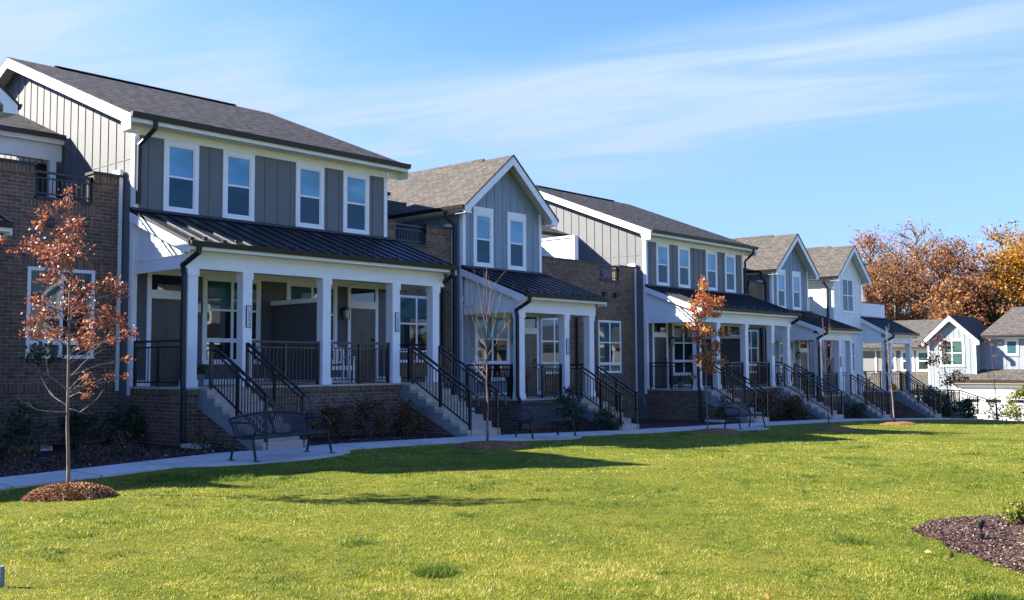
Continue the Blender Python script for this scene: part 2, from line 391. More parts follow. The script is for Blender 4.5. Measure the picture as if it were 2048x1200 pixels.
tag(MB().add([(62,-60,-3.9),(69,-60,-3.9),(69,90,-3.9),(62,90,-3.9)], [(0,1,2,3)]).build('road', ASPH), kind='structure')
for v in bpy.data.objects['road'].data.vertices: v.co.z = G(v.co.x)+.05
tag(MB().box(69, 74.0, 17.0, 24.6, -4.4, -3.905).build('driveway', CONC), kind='structure')

# ------------------------------------------------------------------ building blocks (local axes: -y faces the lawn)
def window(P, x0, x1, z0, z1, yw, cas=.10, head=None, split=(.5,), cols=1, mats=None, low=0, fm=WHITE, proud=.035, name='window'):
    """window frame as part, each pane a sub-part; low = height of a fixed light at the bottom"""
    m = MB(); h = head or cas; pr = yw-proud
    m.box(x0, x0+cas, pr, yw+.01, z0, z1); m.box(x1-cas, x1, pr, yw+.01, z0, z1)
    m.box(x0+cas, x1-cas, pr, yw+.01, z1-h, z1); m.box(x0+cas, x1-cas, pr, yw+.01, z0, z0+cas)
    m.box(x0-.015, x1+.015, pr-.02, pr+.0, z0-.0, z0+.035)
    a0, a1, b0, b1 = x0+cas, x1-cas, z0+cas, z1-h
    fr = .032; q = yw-proud*.55
    zs = [b0]
    if low: m.box(a0, a1, q-.004, yw+.01, b0+low-.05, b0+low+.05); zs.append(b0+low)
    top0 = b0+low if low else b0
    for s_ in split: zz = top0+(b1-top0)*s_; m.box(a0, a1, q-.003, yw+.01, zz-.024, zz+.024); zs.append(zz)
    zs.append(b1); cw = (a1-a0)/cols
    for c in range(1, cols): m.box(a0+c*cw-.035, a0+c*cw+.035, q-.006, yw+.01, b0, b1)
    for xx in (a0, a1-fr): m.box(xx, xx+fr, q, yw+.01, b0, b1)
    m.box(a0+fr, a1-fr, q, yw+.01, b0, b0+fr); m.box(a0+fr, a1-fr, q, yw+.01, b1-fr, b1)
    f = m.build(name, fm, P)
    mats = mats or [GL_LOW, GL_UP]
    for i in range(len(zs)-1):
        MB().add([(a0,yw-.007,zs[i]),(a1,yw-.007,zs[i]),(a1,yw-.007,zs[i+1]),(a0,yw-.007,zs[i+1])], [(0,1,2,3)]).build('pane', mats[min(i, len(mats)-1)], f)
    return f

def battens(mb, x0, x1, z0, z1f, yw, step=.4, skip=(), proud=.015, start=None, axis='y', sgn=-1):
    """vertical battens on wall plane; z1f(x)->top; skip=[(a,b,zlo,zhi)]"""
    x = (start if start is not None else x0+step/2)
    while x < x1-.03:
        t = z1f(x) if callable(z1f) else z1f
        segs = [(z0, t)]
        for a, b, lo, hi in skip:
            if a-.03 < x < b+.03:
                ns = []
                for s, e in segs:
                    if hi <= s or lo >= e: ns.append((s, e)); continue
                    if lo > s: ns.append((s, lo))
                    if hi < e: ns.append((hi, e))
                segs = ns
        for s, e in segs:
            if e-s > .05:
                if axis == 'y': mb.box(x-.019, x+.019, yw+sgn*proud, yw-sgn*.004, s, e)
                else: mb.box(yw+sgn*proud, yw-sgn*.004, x-.019, x+.019, s, e)
        x += step

def laps(mb, x0, x1, z0, z1, yw, step=.18, axis='y', sgn=-1):
    """lap siding: each board tilts out at its bottom"""
    z = z0
    while z < z1-.01:
        t = min(z+step, z1)
        poly = [(yw, z), (yw+sgn*.022, z), (yw+sgn*.006, t), (yw, t)]
        if axis == 'y': mb.extr(poly, 0, x0, x1)
        else: mb.extr(poly, 1, x0, x1)
        z = t

def downspout(P, pts, r=.045):
    m = MB(); m.tube(pts, r*1.25, 6)
    return m.build('downspout', GUTTER, P, smooth=False)

def railing(P, p0, p1, posts=(0, 1), h=1.0, loop=False, second=True, foot=0):
    """straight or sloping rail between floor points p0 and p1; rails = part, posts and balusters = sub-parts"""
    p0, p1 = Vector(p0), Vector(p1); d = p1-p0; Z = Vector((0, 0, 1)); ln = math.hypot(d.x, d.y)
    m = MB(); m.bar(p0+Z*h, p1+Z*h, .05)
    if second: m.bar(p0+Z*(h-.13), p1+Z*(h-.13), .035)
    m.bar(p0+Z*.09, p1+Z*.09, .032)
    if loop:
        e = p1+Z*h; u = Vector((d.x, d.y, 0)).normalized(); s = d.z/ln
        pts = [e, e+u*.16+Z*(.16*s), e+u*.27+Z*(.16*s-.10), e+u*.30+Z*(.16*s-.28), e+u*.22+Z*(.16*s-.44), e+u*.08-Z*.50, e-Z*.50]
        m.tube(pts, .021, 6)
    r = m.build('railing', BLACK, P)
    for t in posts:
        q = p0+d*t; MB().box(q.x-.03, q.x+.03, q.y-.03, q.y+.03, q.z-.04-(foot if t == 1 else 0), q.z+h+.02).build('post', BLACK, r)
    b = MB(); n = max(2, int(ln/.105))
    for i in range(1, n):
        q = p0+d*(i/n); b.bar(q+Z*.09, q+Z*(h-.13), .017)
    b.build('baluster_panel', BLACK, r)
    return r

def stairs(P, x0, x1, ytop, drop, tread=.295, walls='lr'):
    """concrete steps running towards -y from the porch edge; n risers"""
    n = max(3, round(drop/.162)); rz = drop/n; side = MB()
    prof = [(ytop, 0)]
    y = ytop
    for i in range(n):
        prof.append((y, -rz*(i+1) if i else -rz)) if i == 0 else prof.append((y, -rz*(i+1)))
        if i < n-1: y -= tread; prof.append((y, -rz*(i+1)))
    # sawtooth treads
    poly = [(ytop+.12, -rz), (ytop, -rz)]
    y = ytop; z = -rz
    poly = [(ytop+.1, -.004)]; y = ytop-.0; z = -.004
    poly.append((y-.3, z)); y -= .3
    for i in range(n-1):
        z = -rz*(i+1); poly.append((y, z)); y -= tread; poly.append((y, z))
    poly.append((y, -drop-.1)); poly.append((y+.22, -drop-.1)); poly.append((ytop+.1, -.42-.0))
    s = side.extr(poly, 0, x0, x1).build('steps', STEP, P, bevel=.008)
    lo_ = [(q[0], q[1]-.085) if 0 < i < len(poly)-3 else q for i, q in enumerate(poly)]
    for a_, b_ in ((x0-.016, x0-.0005), (x1+.0005, x1+.016)): MB().extr(lo_, 0, a_, b_).build('stringer', SIDEC, s)  # thin plates that put the stair sides' shade into colour
    # brick cheek filling below the sloping underside
    MB().extr([(ytop+.1, -.40), (y+.35, -drop-.02), (y+.35, -drop-.3), (ytop+.1, -drop-.3)], 0, x0+.03, x1-.03).build('brick_cheek', BRICK, P)
    yb = y
    for xx in (x0+.09, x1-.09):
        railing(P, (xx, ytop-.28, 0), (xx, yb+.03, -drop+rz), (0, .5, 1), .95, True, foot=rz)
    return yb

def column(P, x, y, h, w=.24, label=None):
    c = MB().box(x-w/2, x+w/2, y-w/2, y+w/2, .16, h-.16).build('column', WHITE, P, label=label)
    MB().box(x-w/2-.022, x+w/2+.022, y-w/2-.022, y+w/2+.022, 0, .16).build('base', WHITE, c)
    MB().box(x-w/2-.02, x+w/2+.02, y-w/2-.02, y+w/2+.02, h-.16, h-.0).build('cap', WHITE, c)
    return c

def number(P, x, y, z, txt):
    """vertical house number plate: stacked digits"""
    p = MB().box(x-.065, x+.065, y-.02, y, z, z+.5).build('house_number', BLACK, P)
    MB().box(x-.045, x+.045, y-.024, y-.0195, z+.02, z+.48).build('plate_face', PLATE, p)
    for i, ch in enumerate(txt):
        cu = bpy.data.curves.new('digit', 'FONT'); cu.body = ch; cu.size = .115; cu.align_x = 'CENTER'; cu.extrude = .001
        t = bpy.data.objects.new('tmp', cu); COL.objects.link(t)
        dg = bpy.context.evaluated_depsgraph_get(); me = bpy.data.meshes.new_from_object(t.evaluated_get(dg))
        bpy.data.objects.remove(t); me.materials.clear(); me.materials.append(BLACK)
        o = bpy.data.objects.new('digit', me); COL.objects.link(o); o.parent = p
        o.rotation_euler = (math.pi/2, 0, 0); o.location = (x, y-.026, z+.48-.088*(i+1)-.002)

def lantern(P, x, y, z, axis='y'):
    m = MB(); s = .075
    m.box(x-.05, x+.05, y-.02, y+.001, z-.02, z+.14); m.box(x-.012, x+.012, y-.1, y-.02, z+.15, z+.17)
    cy = y-.13
    m.box(x-s, x+s, cy-s, cy+s, z-.13, z-.11); m.box(x-s, x+s, cy-s, cy+s, z+.13, z+.15)
    m.extr([(x-s-.01, z+.15), (x+s+.01, z+.15), (x, z+.22)], 1, cy-s, cy+s)
    for a in (-s, s-.014):
        for b in (-s, s-.014): m.box(x+a, x+a+.014, cy+b, cy+b+.014, z-.11, z+.13)
    l = m.build('wall_light', BLACK, P)
    MB().box(x-.045, x+.045, cy-.045, cy+.045, z-.10, z+.11).build('glass', LAMPG, l)
    return l

def door(P, x0, x1, yw, ztop=2.04, transom=None, trim=.1, mat=DOORM):
    m = MB(); pr = .04; zt = transom or ztop+trim
    top = (transom if transom else ztop)+trim
    m.box(x0-trim, x0, yw-pr, yw+.01, 0, top); m.box(x1, x1+trim, yw-pr, yw+.01, 0, top)
    m.box(x0, x1, yw-pr, yw+.01, top-trim, top)
    if transom: m.box(x0, x1, yw-pr, yw+.01, ztop, ztop+.2)
    f = m.build('door_frame', WHITE, P)
    if transom: MB().add([(x0,yw-.008,ztop+.2),(x1,yw-.008,ztop+.2),(x1,yw-.008,transom),(x0,yw-.008,transom)], [(0,1,2,3)]).build('transom', GL_DK, f)
    d = MB(); d.box(x0, x1, yw-.012, yw+.01, 0, ztop)
    w = x1-x0; a = .12
    d.box(x0, x0+a, yw-.022, yw-.012, .0, ztop); d.box(x1-a, x1, yw-.022, yw-.012, 0, ztop)
    d.box(x0+a, x1-a, yw-.022, yw-.012, 0, .22); d.box(x0+a, x1-a, yw-.022, yw-.012, ztop-.14, ztop)
    d.box(x0+a, x1-a, yw-.022, yw-.012, 1.38, 1.5); d.box(x0+w/2-.05, x0+w/2+.05, yw-.022, yw-.012, .22, 1.38)
    dd = d.build('door', mat, P)
    MB().tube([(x1-.06, yw-.08, .9), (x1-.06, yw-.08, 1.12)], .012, 8).box(x1-.09, x1-.03, yw-.075, yw-.02, 1.14, 1.2).box(x1-.075, x1-.045, yw-.08, yw-.02, .89, .92).build('handle', BLACK, dd)

def plants_none(): pass

def porch_roof(P, x0, x1, yfront, ztop=4.05, zlow=3.12, y0=.0, seams=True, left=True, right=True, sidemat=WHITE, ds=None):
    """mono-pitch black seamed roof between wall plane y0 and the eave line yfront; white beam, fascia and gable sides"""
    s = (ztop-zlow)/(y0-yfront); th = .05
    MB().extr([(y0, ztop), (yfront, zlow), (yfront, zlow-th), (y0, ztop-th)], 0, x0, x1).build('porch_roof', METAL, P)
    m = MB(); n = round((x1-x0)/.41); 
    for i in range(n+1):
        x = x0+(x1-x0)*i/n; a = .012 if 0 < i < n else .02
        xx = min(max(x, x0+a), x1-a)
        m.extr([(y0-.01, ztop), (yfront+.005, zlow+.003), (yfront+.005, zlow+.035), (y0-.01, ztop+.032)], 0, xx-a, xx+a)
    m.box(x0, x1, y0-.10, y0+.0, ztop-.01, ztop+.055)
    m.build('roof_seams', METAL, P)
    g = MB()
    for i in range(n):
        x = x0+(x1-x0)*(i+.5)/n
        for k, yy in enumerate((.22,)):
            y = yfront+yy+.12*(i % 2); z = zlow+s*(y-yfront)
            g.box(x-.05, x+.05, y-.012, y+.012, z, z+.05); g.box(x-.05, x+.05, y, y+.07, z+.0, z+.018)
    g.build('snow_guards', METAL, P)
    # gutter
    m = MB(); m.extr([(yfront-.11, zlow+.02), (yfront-.005, zlow+.02), (yfront-.005, zlow-.09), (yfront-.08, zlow-.09)], 0, x0+.02, x1-.02); m.build('gutter', GUTTER, P)
    # white carpentry: eave fascia, soffit, beam, rake boards, gable infill
    f = MB(); f.box(x0+.02, x1-.02, yfront+.0, yfront+.03, zlow-.16, zlow-.052); f.build('fascia', WHITE, P)
    MB().box(x0+.04, x1-.04, yfront+.03, yfront+.34, zlow-.15, zlow-.135).build('soffit', SOFFIT, P)
    yb = yfront+.34; zb = zlow-.15
    MB().box(x0+.17, x1-.17, yb, yb+.24, zb-.38, zlow-.02).build('beam', WHITE, P)
    for side, x in ((-1, x0), (1, x1)):
        b = MB(); xa, xb = (x+.001, x+.03) if side < 0 else (x-.03, x-.001)
        b.extr([(y0, ztop-th-.001), (yfront, zlow-th-.001), (yfront, zlow-.22), (yfront+.33, zlow-.22), (yfront+.33, zlow-.22+.33*s-.05), (y0, ztop-.27)], 0, xa, xb)
        b.build('rake_board', WHITE, P)
        w = MB(); xa, xb = (x+.17, x+.21) if side < 0 else (x-.21, x-.17)
        w.extr([(y0-.0, ztop-th-.01), (yb+.0, zlow+s*(yb-yfront)-th-.01), (yb, zb-.38), (y0, zb-.38)], 0, xa, xb)
        so = -1 if side < 0 else 1; xo = x+.17 if side < 0 else x-.17
        w.box(xo, xo+so*.02, yb, y0, zb-.38, zb-.10); w.box(xo, xo+so*.02, y0-.10, y0, zb-.10, ztop-.4)
        w.box(xo, xo+so*.03, yb, y0, zb-.10, zb-.08)
        w.build('gable_side', sidemat, P)
        MB().extr([(y0, ztop-th-.012), (yfront, zlow-th-.012), (yfront, zlow-th-.03), (y0, ztop-th-.03)], 0, *( (x+.03, x+.17) if side < 0 else (x-.17, x-.03))).build('soffit', SOFFIT, P)
    MB().box(x0+.2, x1-.2, yb+.24, y0-.045, zb-.06, zb-.04).build('porch_ceiling', SOFFIT, P)
    return yb+.12, zb-.38

def foundation(P, x0, x1, yf, drop, yb=0.0):
    MB().box(x0, x1, yf+.03, yb, -drop-.4, -.16).build('brick_base', BRICK, P)
    MB().box(x0-.015, x1+.015, yf, yb-.02, -.16, -.045).build('soldier_course', BRICKV, P)
    MB().box(x0-.03, x1+.03, yf-.03, yb-.03, -.045, 0).build('porch_floor', STEP, P, bevel=.006)

# ------------------------------------------------------------------ wide house with the side gable (two units)
def wide_house(name, label, X, Y, Z, nums, up=(GL_LOW, GL_UP), drop_l=None, drop_r=None):
    P = empty(name, (X, Y, Z), label, 'house'); W_ = 7.65; D = 13.0
    ye, ze, yr, zr = -.5, 6.20, 6.45, 8.93; s = (zr-ze)/(yr-ye)
    # body walls
    zt = lambda y: ze-.14 + s*(min(y, 2*yr-y)-ye)
    poly = [(0, -2.0), (D-.6, -2.0), (D-.6, zt(D-.6)), (yr, zt(yr)), (0, zt(0))]
    MB().extr(poly, 0, 0, W_).build('wall', GRAY, P)
    b = MB(); battens(b, .3, D-.8, -1.6, lambda y: zt(y)-.02, 0, .405, axis='x')
    b.box(-.009, .0, .1, D-.8, 5.28, 5.30); b.build('side_battens', GRAY, P)
    wins = [(.72,1.64), (2.31,3.22), (4.50,5.42), (6.08,7.0)]
    b = MB(); sk = [(a, c, 4.0, 5.85) for a, c in wins]
    battens(b, .12, W_-.1, 4.06, 5.84, 0, .4, sk, start=.36)
    b.build('front_battens', GRAY, P)
    t = MB()
    t.box(-.022, .095, -.032, 0, 4.06, 5.83); t.box(W_-.095, W_+.022, -.032, 0, 4.06, 5.83); t.box(-.022, W_+.022, -.036, 0, 5.83, 6.04)
    t.box(-.03, -.0005, .0, .11, -.2, 5.95); t.box(-.022, .10, -.032, 0, 0, 3.98)
    t.box(W_, W_+.03, .0, .11, -.2, 5.95)
    t.build('corner_trim', WHITE, P)
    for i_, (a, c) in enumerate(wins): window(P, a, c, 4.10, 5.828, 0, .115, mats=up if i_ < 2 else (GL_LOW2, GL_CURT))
    # roof
    x0, x1 = -.38, W_+.42; th = .13
    R = MB(); R.extr([(ye, ze), (yr, zr), (2*yr-ye, ze), (2*yr-ye, ze-.03), (yr, zr-.03), (ye, ze-.03)], 0, x0, x1); r = R.build('roof', SHING, P)
    MB().extr([(ye+.02, ze-.035), (yr, zr-.035), (2*yr-ye-.02, ze-.035), (2*yr-ye-.02, ze-.055), (yr, zr-.06), (ye+.02, ze-.055)], 0, x0+.02, x1-.02).build('roof_deck', SOFFIT, P)
    MB().extr([(yr-.14, zr+.0-.055+.055), (yr, zr+.055), (yr+.14, zr)], 0, x0+1.3, x1-1.3).build('ridge_vent', SHING, r)
    f = MB()
    for xa, xb in ((x0+.002, x0+.03), (x1-.03, x1-.002)):
        f.extr([(ye, ze-.032), (yr, zr-.034), (2*yr-ye, ze-.032), (2*yr-ye, ze-.30), (yr, zr-.30), (ye+.42, ze-.30+s*.42-.0), (ye+.42, ze-.38), (ye, ze-.38)], 0, xa, xb)
    f.box(x0+.03, -.0, ye+.39, ye+.42, ze-.38, ze-.15); f.box(W_, x1-.03, ye+.39, ye+.42, ze-.38, ze-.15)
    f.box(x0+.03, x1-.03, ye-.0, ye+.03, ze-.2, ze-.045)
    f.build('fascia', WHITE, P)
    MB().box(x0+.03, x1-.03, ye+.03, .0, ze-.19, ze-.17).build('soffit', SOFFIT, P)
    MB().extr([(ye-.12, ze+.01), (ye-.003, ze+.01), (ye-.003, ze-.11), (ye-.09, ze-.11)], 0, x0+.0, x1-.0).build('gutter', GUTTER, P)
    # downspouts
    if not drop_r: downspout(P, [(.22, ye-.05, ze-.1), (.22, ye-.02, ze-.28), (.06, -.10, ze-.62), (.06, -.10, 4.2)])
    else: downspout(P, [(W_+.10, ye-.05, ze-.1), (W_+.10, ye-.02, ze-.28), (W_+.09, -.10, ze-.62), (W_+.09, -.10, 4.0)])
    # porch
    dr = Z - G(X+1)+.0; drr = Z-G(X+6.7); dm = max(dr, drr)
    foundation(P, 0, W_+.02, -2.34, dm)
    yc, zc = porch_roof(P, -.12, W_+.24, -2.62, 4.05, 3.10, -.04)
    cx = [.2, 1.57, 3.80, 6.03, 7.45]
    for x in cx: column(P, x, yc, zc)
    number(P, cx[1]+.02, yc-.12, 1.32, nums[0]); number(P, cx[3]+.02, yc-.12, 1.32, nums[1])
    stairs(P, .34, 1.43, -2.37, dr-.04); stairs(P, 6.17, 7.32, -2.37, drr-.04)
    zf = .012
    railing(P, (.02, -.12, zf), (.02+.14, yc+.16, zf), (.02, .5, .98)); railing(P, (cx[1]+.14, yc, zf), (cx[2]-.14, yc, zf), (.02, .5, .98)); railing(P, (cx[2]+.14, yc, zf), (cx[3]-.14, yc, zf), (.02, .5, .98))
    railing(P, (W_-.06, -.12, zf), (W_-.06, yc+.16, zf), (.02, .5, .98))
    downspout(P, [(.10, -2.68, 3.02), (.10, -2.66, 2.88), (-.02, yc-.05, 2.62), (-.06, yc-.2, 2.42), (-.06, yc-.2, .12), (-.09, -2.46, -.1), (-.09, -2.46, -.25), (-.09, -2.46, -dr+.14), (-.1, -2.62, -dr+.06)], .05)
    downspout(P, [(W_+.06, -2.68, 3.02), (W_+.06, -2.66, 2.88), (W_+.12, yc+.05, 2.62), (W_+.12, yc+.25, 2.42), (W_+.12, yc+.25, -dm+.1)], .05)
    # porch back wall: lap siding, doors, windows, divider
    b = MB()
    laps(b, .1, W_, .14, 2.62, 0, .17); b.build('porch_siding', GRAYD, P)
    MB().box(.1, W_-.0, -.03, -.001, 2.62, 2.78).build('frieze_board', WHITE, P); MB().box(.1, W_, -.024, -.001, 0.005, .14).build('base_board', WHITE, P)
    door(P, .45, 1.32, -.024, 2.04, 2.6); door(P, 6.34, 7.22, -.024, 2.04, 2.6)
    for a, c in ((1.79, 3.43), (4.23, 5.87)):
        window(P, a, c, .50, 2.66, -.024, .09, split=(.5,), cols=2, mats=[GL_DK, GL_DK, GL_TEAL], low=.5)
    lantern(P, 1.60, -.03, 1.85); lantern(P, 6.08, -.03, 1.85)
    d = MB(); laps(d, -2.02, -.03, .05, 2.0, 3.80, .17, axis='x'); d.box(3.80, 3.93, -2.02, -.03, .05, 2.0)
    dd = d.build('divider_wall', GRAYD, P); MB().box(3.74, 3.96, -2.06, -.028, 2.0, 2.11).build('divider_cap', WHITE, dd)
    return P

# ------------------------------------------------------------------ narrow front-gable house
def gable_house(name, label, X, Y, Z, mat=BLUE, low=True, num='15236', flip=False, W_=3.75, e=False, short=0, low2=False):
    P = empty(name, (X, Y, Z), label, 'house'); D = 10.5; hw = W_/2
    zw = 6.07; s = .84; oh = .36; apx = zw+s*(hw)+.0
    zt = lambda x: zw + s*(hw-abs(x-hw))
    MB().extr([(0, -2.1), (W_, -2.1), (W_, zw), (hw, apx), (0, zw)], 1, 0, D).build('wall', mat, P)
    if e: wins = [(.98, 2.42)]
    else: wins = [(.46, 1.37), (2.05, 2.97)]
    b = MB(); zlo = 4.06 if not e else -1.5
    sk = [(a, c, 4.1, 6.03 if not e else 5.98) for a, c in wins]
    if e: sk.append((1.30, 2.45, .98, 2.7))
    battens(b, .12, W_-.1, zlo, lambda x: zt(x)-.02, 0, .375 if not e else .30, sk, start=.36 if not e else .28)
    b.box(.1, W_-.1, -.012, .0, 5.985, 6.005)
    b.build('front_battens', mat, P)
    for xx, sg in ((0, -1), (W_, 1)):
        b = MB(); battens(b, .3, D, -1.6, zw-.35, xx, .405, axis='x', sgn=sg); b.build('side_battens', mat, P)
    t = MB(); zc0 = 4.06 if not e else -1.5
    for xa, xb in ((-.022, .10), (W_-.10, W_+.022)): t.box(xa, xb, -.032, 0, zc0, zt(.1)-.05)
    t.box(-.03, 0, .0, .11, -1.6, zw-.3); t.box(W_, W_+.03, .0, .11, -1.6, zw-.3)
    t.box(-.028, 0, .11, D, zw-.34, zw-.0); t.box(W_, W_+.028, .11, D, zw-.34, zw-.0)
    t.build('corner_trim', WHITE, P)
    for a, c in wins:
        if e: window(P, a, c, 4.12, 5.96, 0, .09, mats=[GL_LOW2, GL_LOW2], cols=2)
        else: window(P, a, c, 4.10, 6.02, 0, .13, head=.25, mats=[GL_LOW, GL_CURT])
    if e: window(P, 1.32, 2.43, 1.0, 2.68, 0, .09, mats=[GL_LOW2, GL_LOW], cols=2)
    # roof: two slabs
    xe, zee = oh, zw+.16-s*oh; ridge = zw+.16+s*hw; yf = -.46; yb = D+.4
    R = MB(); R.extr([(-xe, zee), (hw, ridge), (W_+xe, zee), (W_+xe, zee-.035), (hw, ridge-.04), (-xe, zee-.035)], 1, yf, yb); r = R.build('roof', SHINGB, P)
    MB().extr([(hw-.13, ridge-.11), (hw, ridge+.07), (hw+.13, ridge-.11)], 1, yf+1.3, yb-1).build('ridge_vent', SHINGB, r)
    MB().extr([(-xe+.02, zee-.036), (hw, ridge-.041), (W_+xe-.02, zee-.036), (W_+xe-.02, zee-.075), (hw, ridge-.08), (-xe+.02, zee-.075)], 1, yf+.02, yb-.02).build('soffit', SOFFIT, P)
    f = MB(); w = .22; k = math.hypot(1, s)
    for sg in (0, 1):
        c = lambda x: x if sg == 0 else W_-x
        f.extr([(c(-xe), zee-.034), (c(hw), ridge-.04), (c(hw), ridge-.04-w*k), (c(0-.08), zee-.04-w*k+s*(xe-.08)), (c(-.08), zee-.24), (c(-xe), zee-.24)], 1, yf, yf+.03)
        f.box(c(-xe+.005), c(-xe+.03), yf+.03, yb, zee-.16, zee-.05)
        f.box(c(-xe+.03), c(-.08), yf+.03, -.0, zee-.24, zee-.22)
    f.build('fascia', WHITE, P)
    MB().extr([(-xe-.012, zee+.006), (hw, ridge+.012), (W_+xe+.012, zee+.006), (W_+xe+.012, zee-.036), (hw, ridge-.036), (-xe-.012, zee-.036)], 1, yf-.03, yf+.012).build('drip_edge', GUTTER, P)
    m = MB()
    for sg in (0, 1):
        c = lambda x: x if sg == 0 else W_-x
        m.extr([(c(-xe-.11), zee+.0), (c(-xe-.0), zee+.0), (c(-xe), zee-.11), (c(-xe-.08), zee-.11)], 1, yf+.02, yb)
    m.build('gutter', GUTTER, P)
    so = MB(); so.box(-xe+.03, -.03, .0, D, zee-.2, zee-.185); so.box(W_+.03, W_+xe-.03, .0, D, zee-.2, zee-.185); so.build('side_soffit', SOFFIT, P)
    downspout(P, [(-xe-.04, .35, zee-.08), (-xe-.03, .35, zee-.28), (-.09, .28, zee-.55), (-.09, .28, -1.9)], .05)
    if e: downspout(P, [(W_+xe+.04, .2, zee-.08), (W_+xe+.03, .2, zee-.28), (W_+.09, .12, zee-.55), (W_+.09, .12, 3.9)], .05)
    if low:
        dr = Z-G(X+3.2)
        foundation(P, 0, W_+.02-short, -2.34, dr)
        yc, zc = porch_roof(P, -.12, W_+.18-short, -2.62, 4.05, 3.10, -.04, sidemat=WHITE)
        cx = [.18, 2.30 if not flip else W_-2.30-short*.3, W_-.18-short]; s0 = 2.46 if not flip else W_-3.46
        for x in cx: column(P, x, yc, zc)
        number(P, cx[1]+.02, yc-.12, 1.32, num)
        stairs(P, s0, s0+1.0, -2.37, dr-.04, tread=.295 if not low2 else .25); zf = .012
        railing(P, (.06, -.12, zf), (.06, yc+.16, zf), (.02, .5, .98)); railing(P, (cx[0 if not flip else 1]+.14, yc, zf), (cx[1 if not flip else 2]-.14, yc, zf), (.02, .5, .98))
        railing(P, (W_-.06-short, -.12, zf), (W_-.06-short, yc+.16, zf), (.02, .5, .98))
        downspout(P, [(.10, -2.68, 3.02), (.10, -2.66, 2.88), (-.02, yc-.05, 2.62), (-.07, yc-.16, 2.42), (-.07, yc-.16, .12), (-.09, -2.46, -.1), (-.09, -2.46, -dr+.1)], .05)
        b = MB(); laps(b, .1, W_, .14, 2.62, 0, .17); b.build('porch_siding', mat, P)
        MB().box(.1, W_-.0, -.03, -.001, 2.62, 2.78).build('frieze_board', WHITE, P); MB().box(.1, W_, -.024, -.001, 0.005, .14).build('base_board', WHITE, P)
        window(P, .50, 2.10, .50, 2.66, -.024, .09, split=(.5,), cols=2, mats=[GL_DK, GL_DK, GL_CURT], low=.5)
        door(P, 2.68, 3.45, -.024, 2.04, 2.6); lantern(P, 2.34, -.03, 1.85)
    return P

# ------------------------------------------------------------------ recessed brick unit with roof deck
def brick_unit(name, label, X0, X1, Y, Z, side, gap, win, zpar=4.92, twin=False, dsx=(), upper=True):
    P = empty(name, (X0, Y, Z), label, 'house'); W_ = X1-X0; th = .32
    zs = 4.16
    w = MB(); g0, g1 = gap[0]-X0, gap[1]-X0
    w.box(0, W_, 0, th, -2.0, zs); w.box(0, g0, 0, th, zs, zpar-.13); w.box(g1, W_, 0, th, zs, zpar-.13); w.build('brick_wall', BRICK, P)
    for q in ((0, g0, -.015, th+.01, zpar-.25, zpar-.06), (g1, W_, -.015, th+.01, zpar-.25, zpar-.06), (g0-.1, g1+.1, -.015, .02, zs-.22, zs-.03), (0, W_, -.015, .02, -.1, .08)):
        MB().box(*q).build('soldier_course', BRICKV, P)
    for q in ((-.0, g0+.03, -.05, th+.04, zpar-.06, zpar), (g1-.03, W_-.005, -.05, th+.04, zpar-.06, zpar), (g0+.032, g1-.032, -.06, th+.04, zs-.03, zs+.04)):
        MB().box(*q).build('parapet_cap', GUTTER, P)
    railing(P, (g0, .1, zs+.04), (g1, .1, zs+.04), (.03, .97), .56)
    # deck and the set-back upper storey with its own roof
    MB().box(.02, W_-.02, th, 8.5, 3.4, 3.55).build('deck', STEP, P)
    yb = 4.1
    if upper: upper_storey(P, W_, yb, twin)
    # windows
    unit_front(P, X0, W_, win, g0, g1, zs, zpar, th, twin, dsx)
    return P
def upper_storey(P, W_, yb, twin):
    b = MB(); laps(b, .02, W_-.02, 3.56, 5.75, yb, .17); b.box(.02, W_-.02, yb, 9, 3.5, 5.75); b.build('upper_wall', GRAYD, P)
    MB().extr([(3.05, 6.32), (8.9, 8.50), (8.9, 8.42), (3.05, 6.26)], 0, .0, W_-.03).build('roof', SHING, P)
    MB().box(.0, W_-.03, 2.95, 3.05, 6.22, 6.33).build('gutter', GUTTER, P)
    MB().box(.0, W_-.03, 3.06, 3.1, 6.1, 6.25).box(0, W_-.03, 3.1, yb, 6.1, 6.12).box(.0, W_-.03, 3.2, 3.36, 5.68, 6.1).build('beam', WHITE, P)
    for x in ((W_-.24, ) if not twin else (.3, W_/2-.3, W_-.24)):
        MB().box(x-.08, x+.08, 3.2, 3.36, 3.55, 5.68).build('deck_post', WHITE, P)
    dx = W_*.28 if not twin else W_*.7
    q = P
    m = MB(); m.box(dx-.5, dx-.4, yb-.05, yb, 3.56, 5.72); m.box(dx+.4, dx+.5, yb-.05, yb, 3.56, 5.72); m.box(dx-.4, dx+.4, yb-.05, yb, 5.6, 5.72); f = m.build('deck_door', BLACK, P)
    MB().box(dx-.4, dx+.4, yb-.03, yb-.022, 3.56, 5.6).build('pane', GL_TEAL, f)
    lantern(P, W_-.62 if not twin else W_*.85, yb-.03, 5.25)
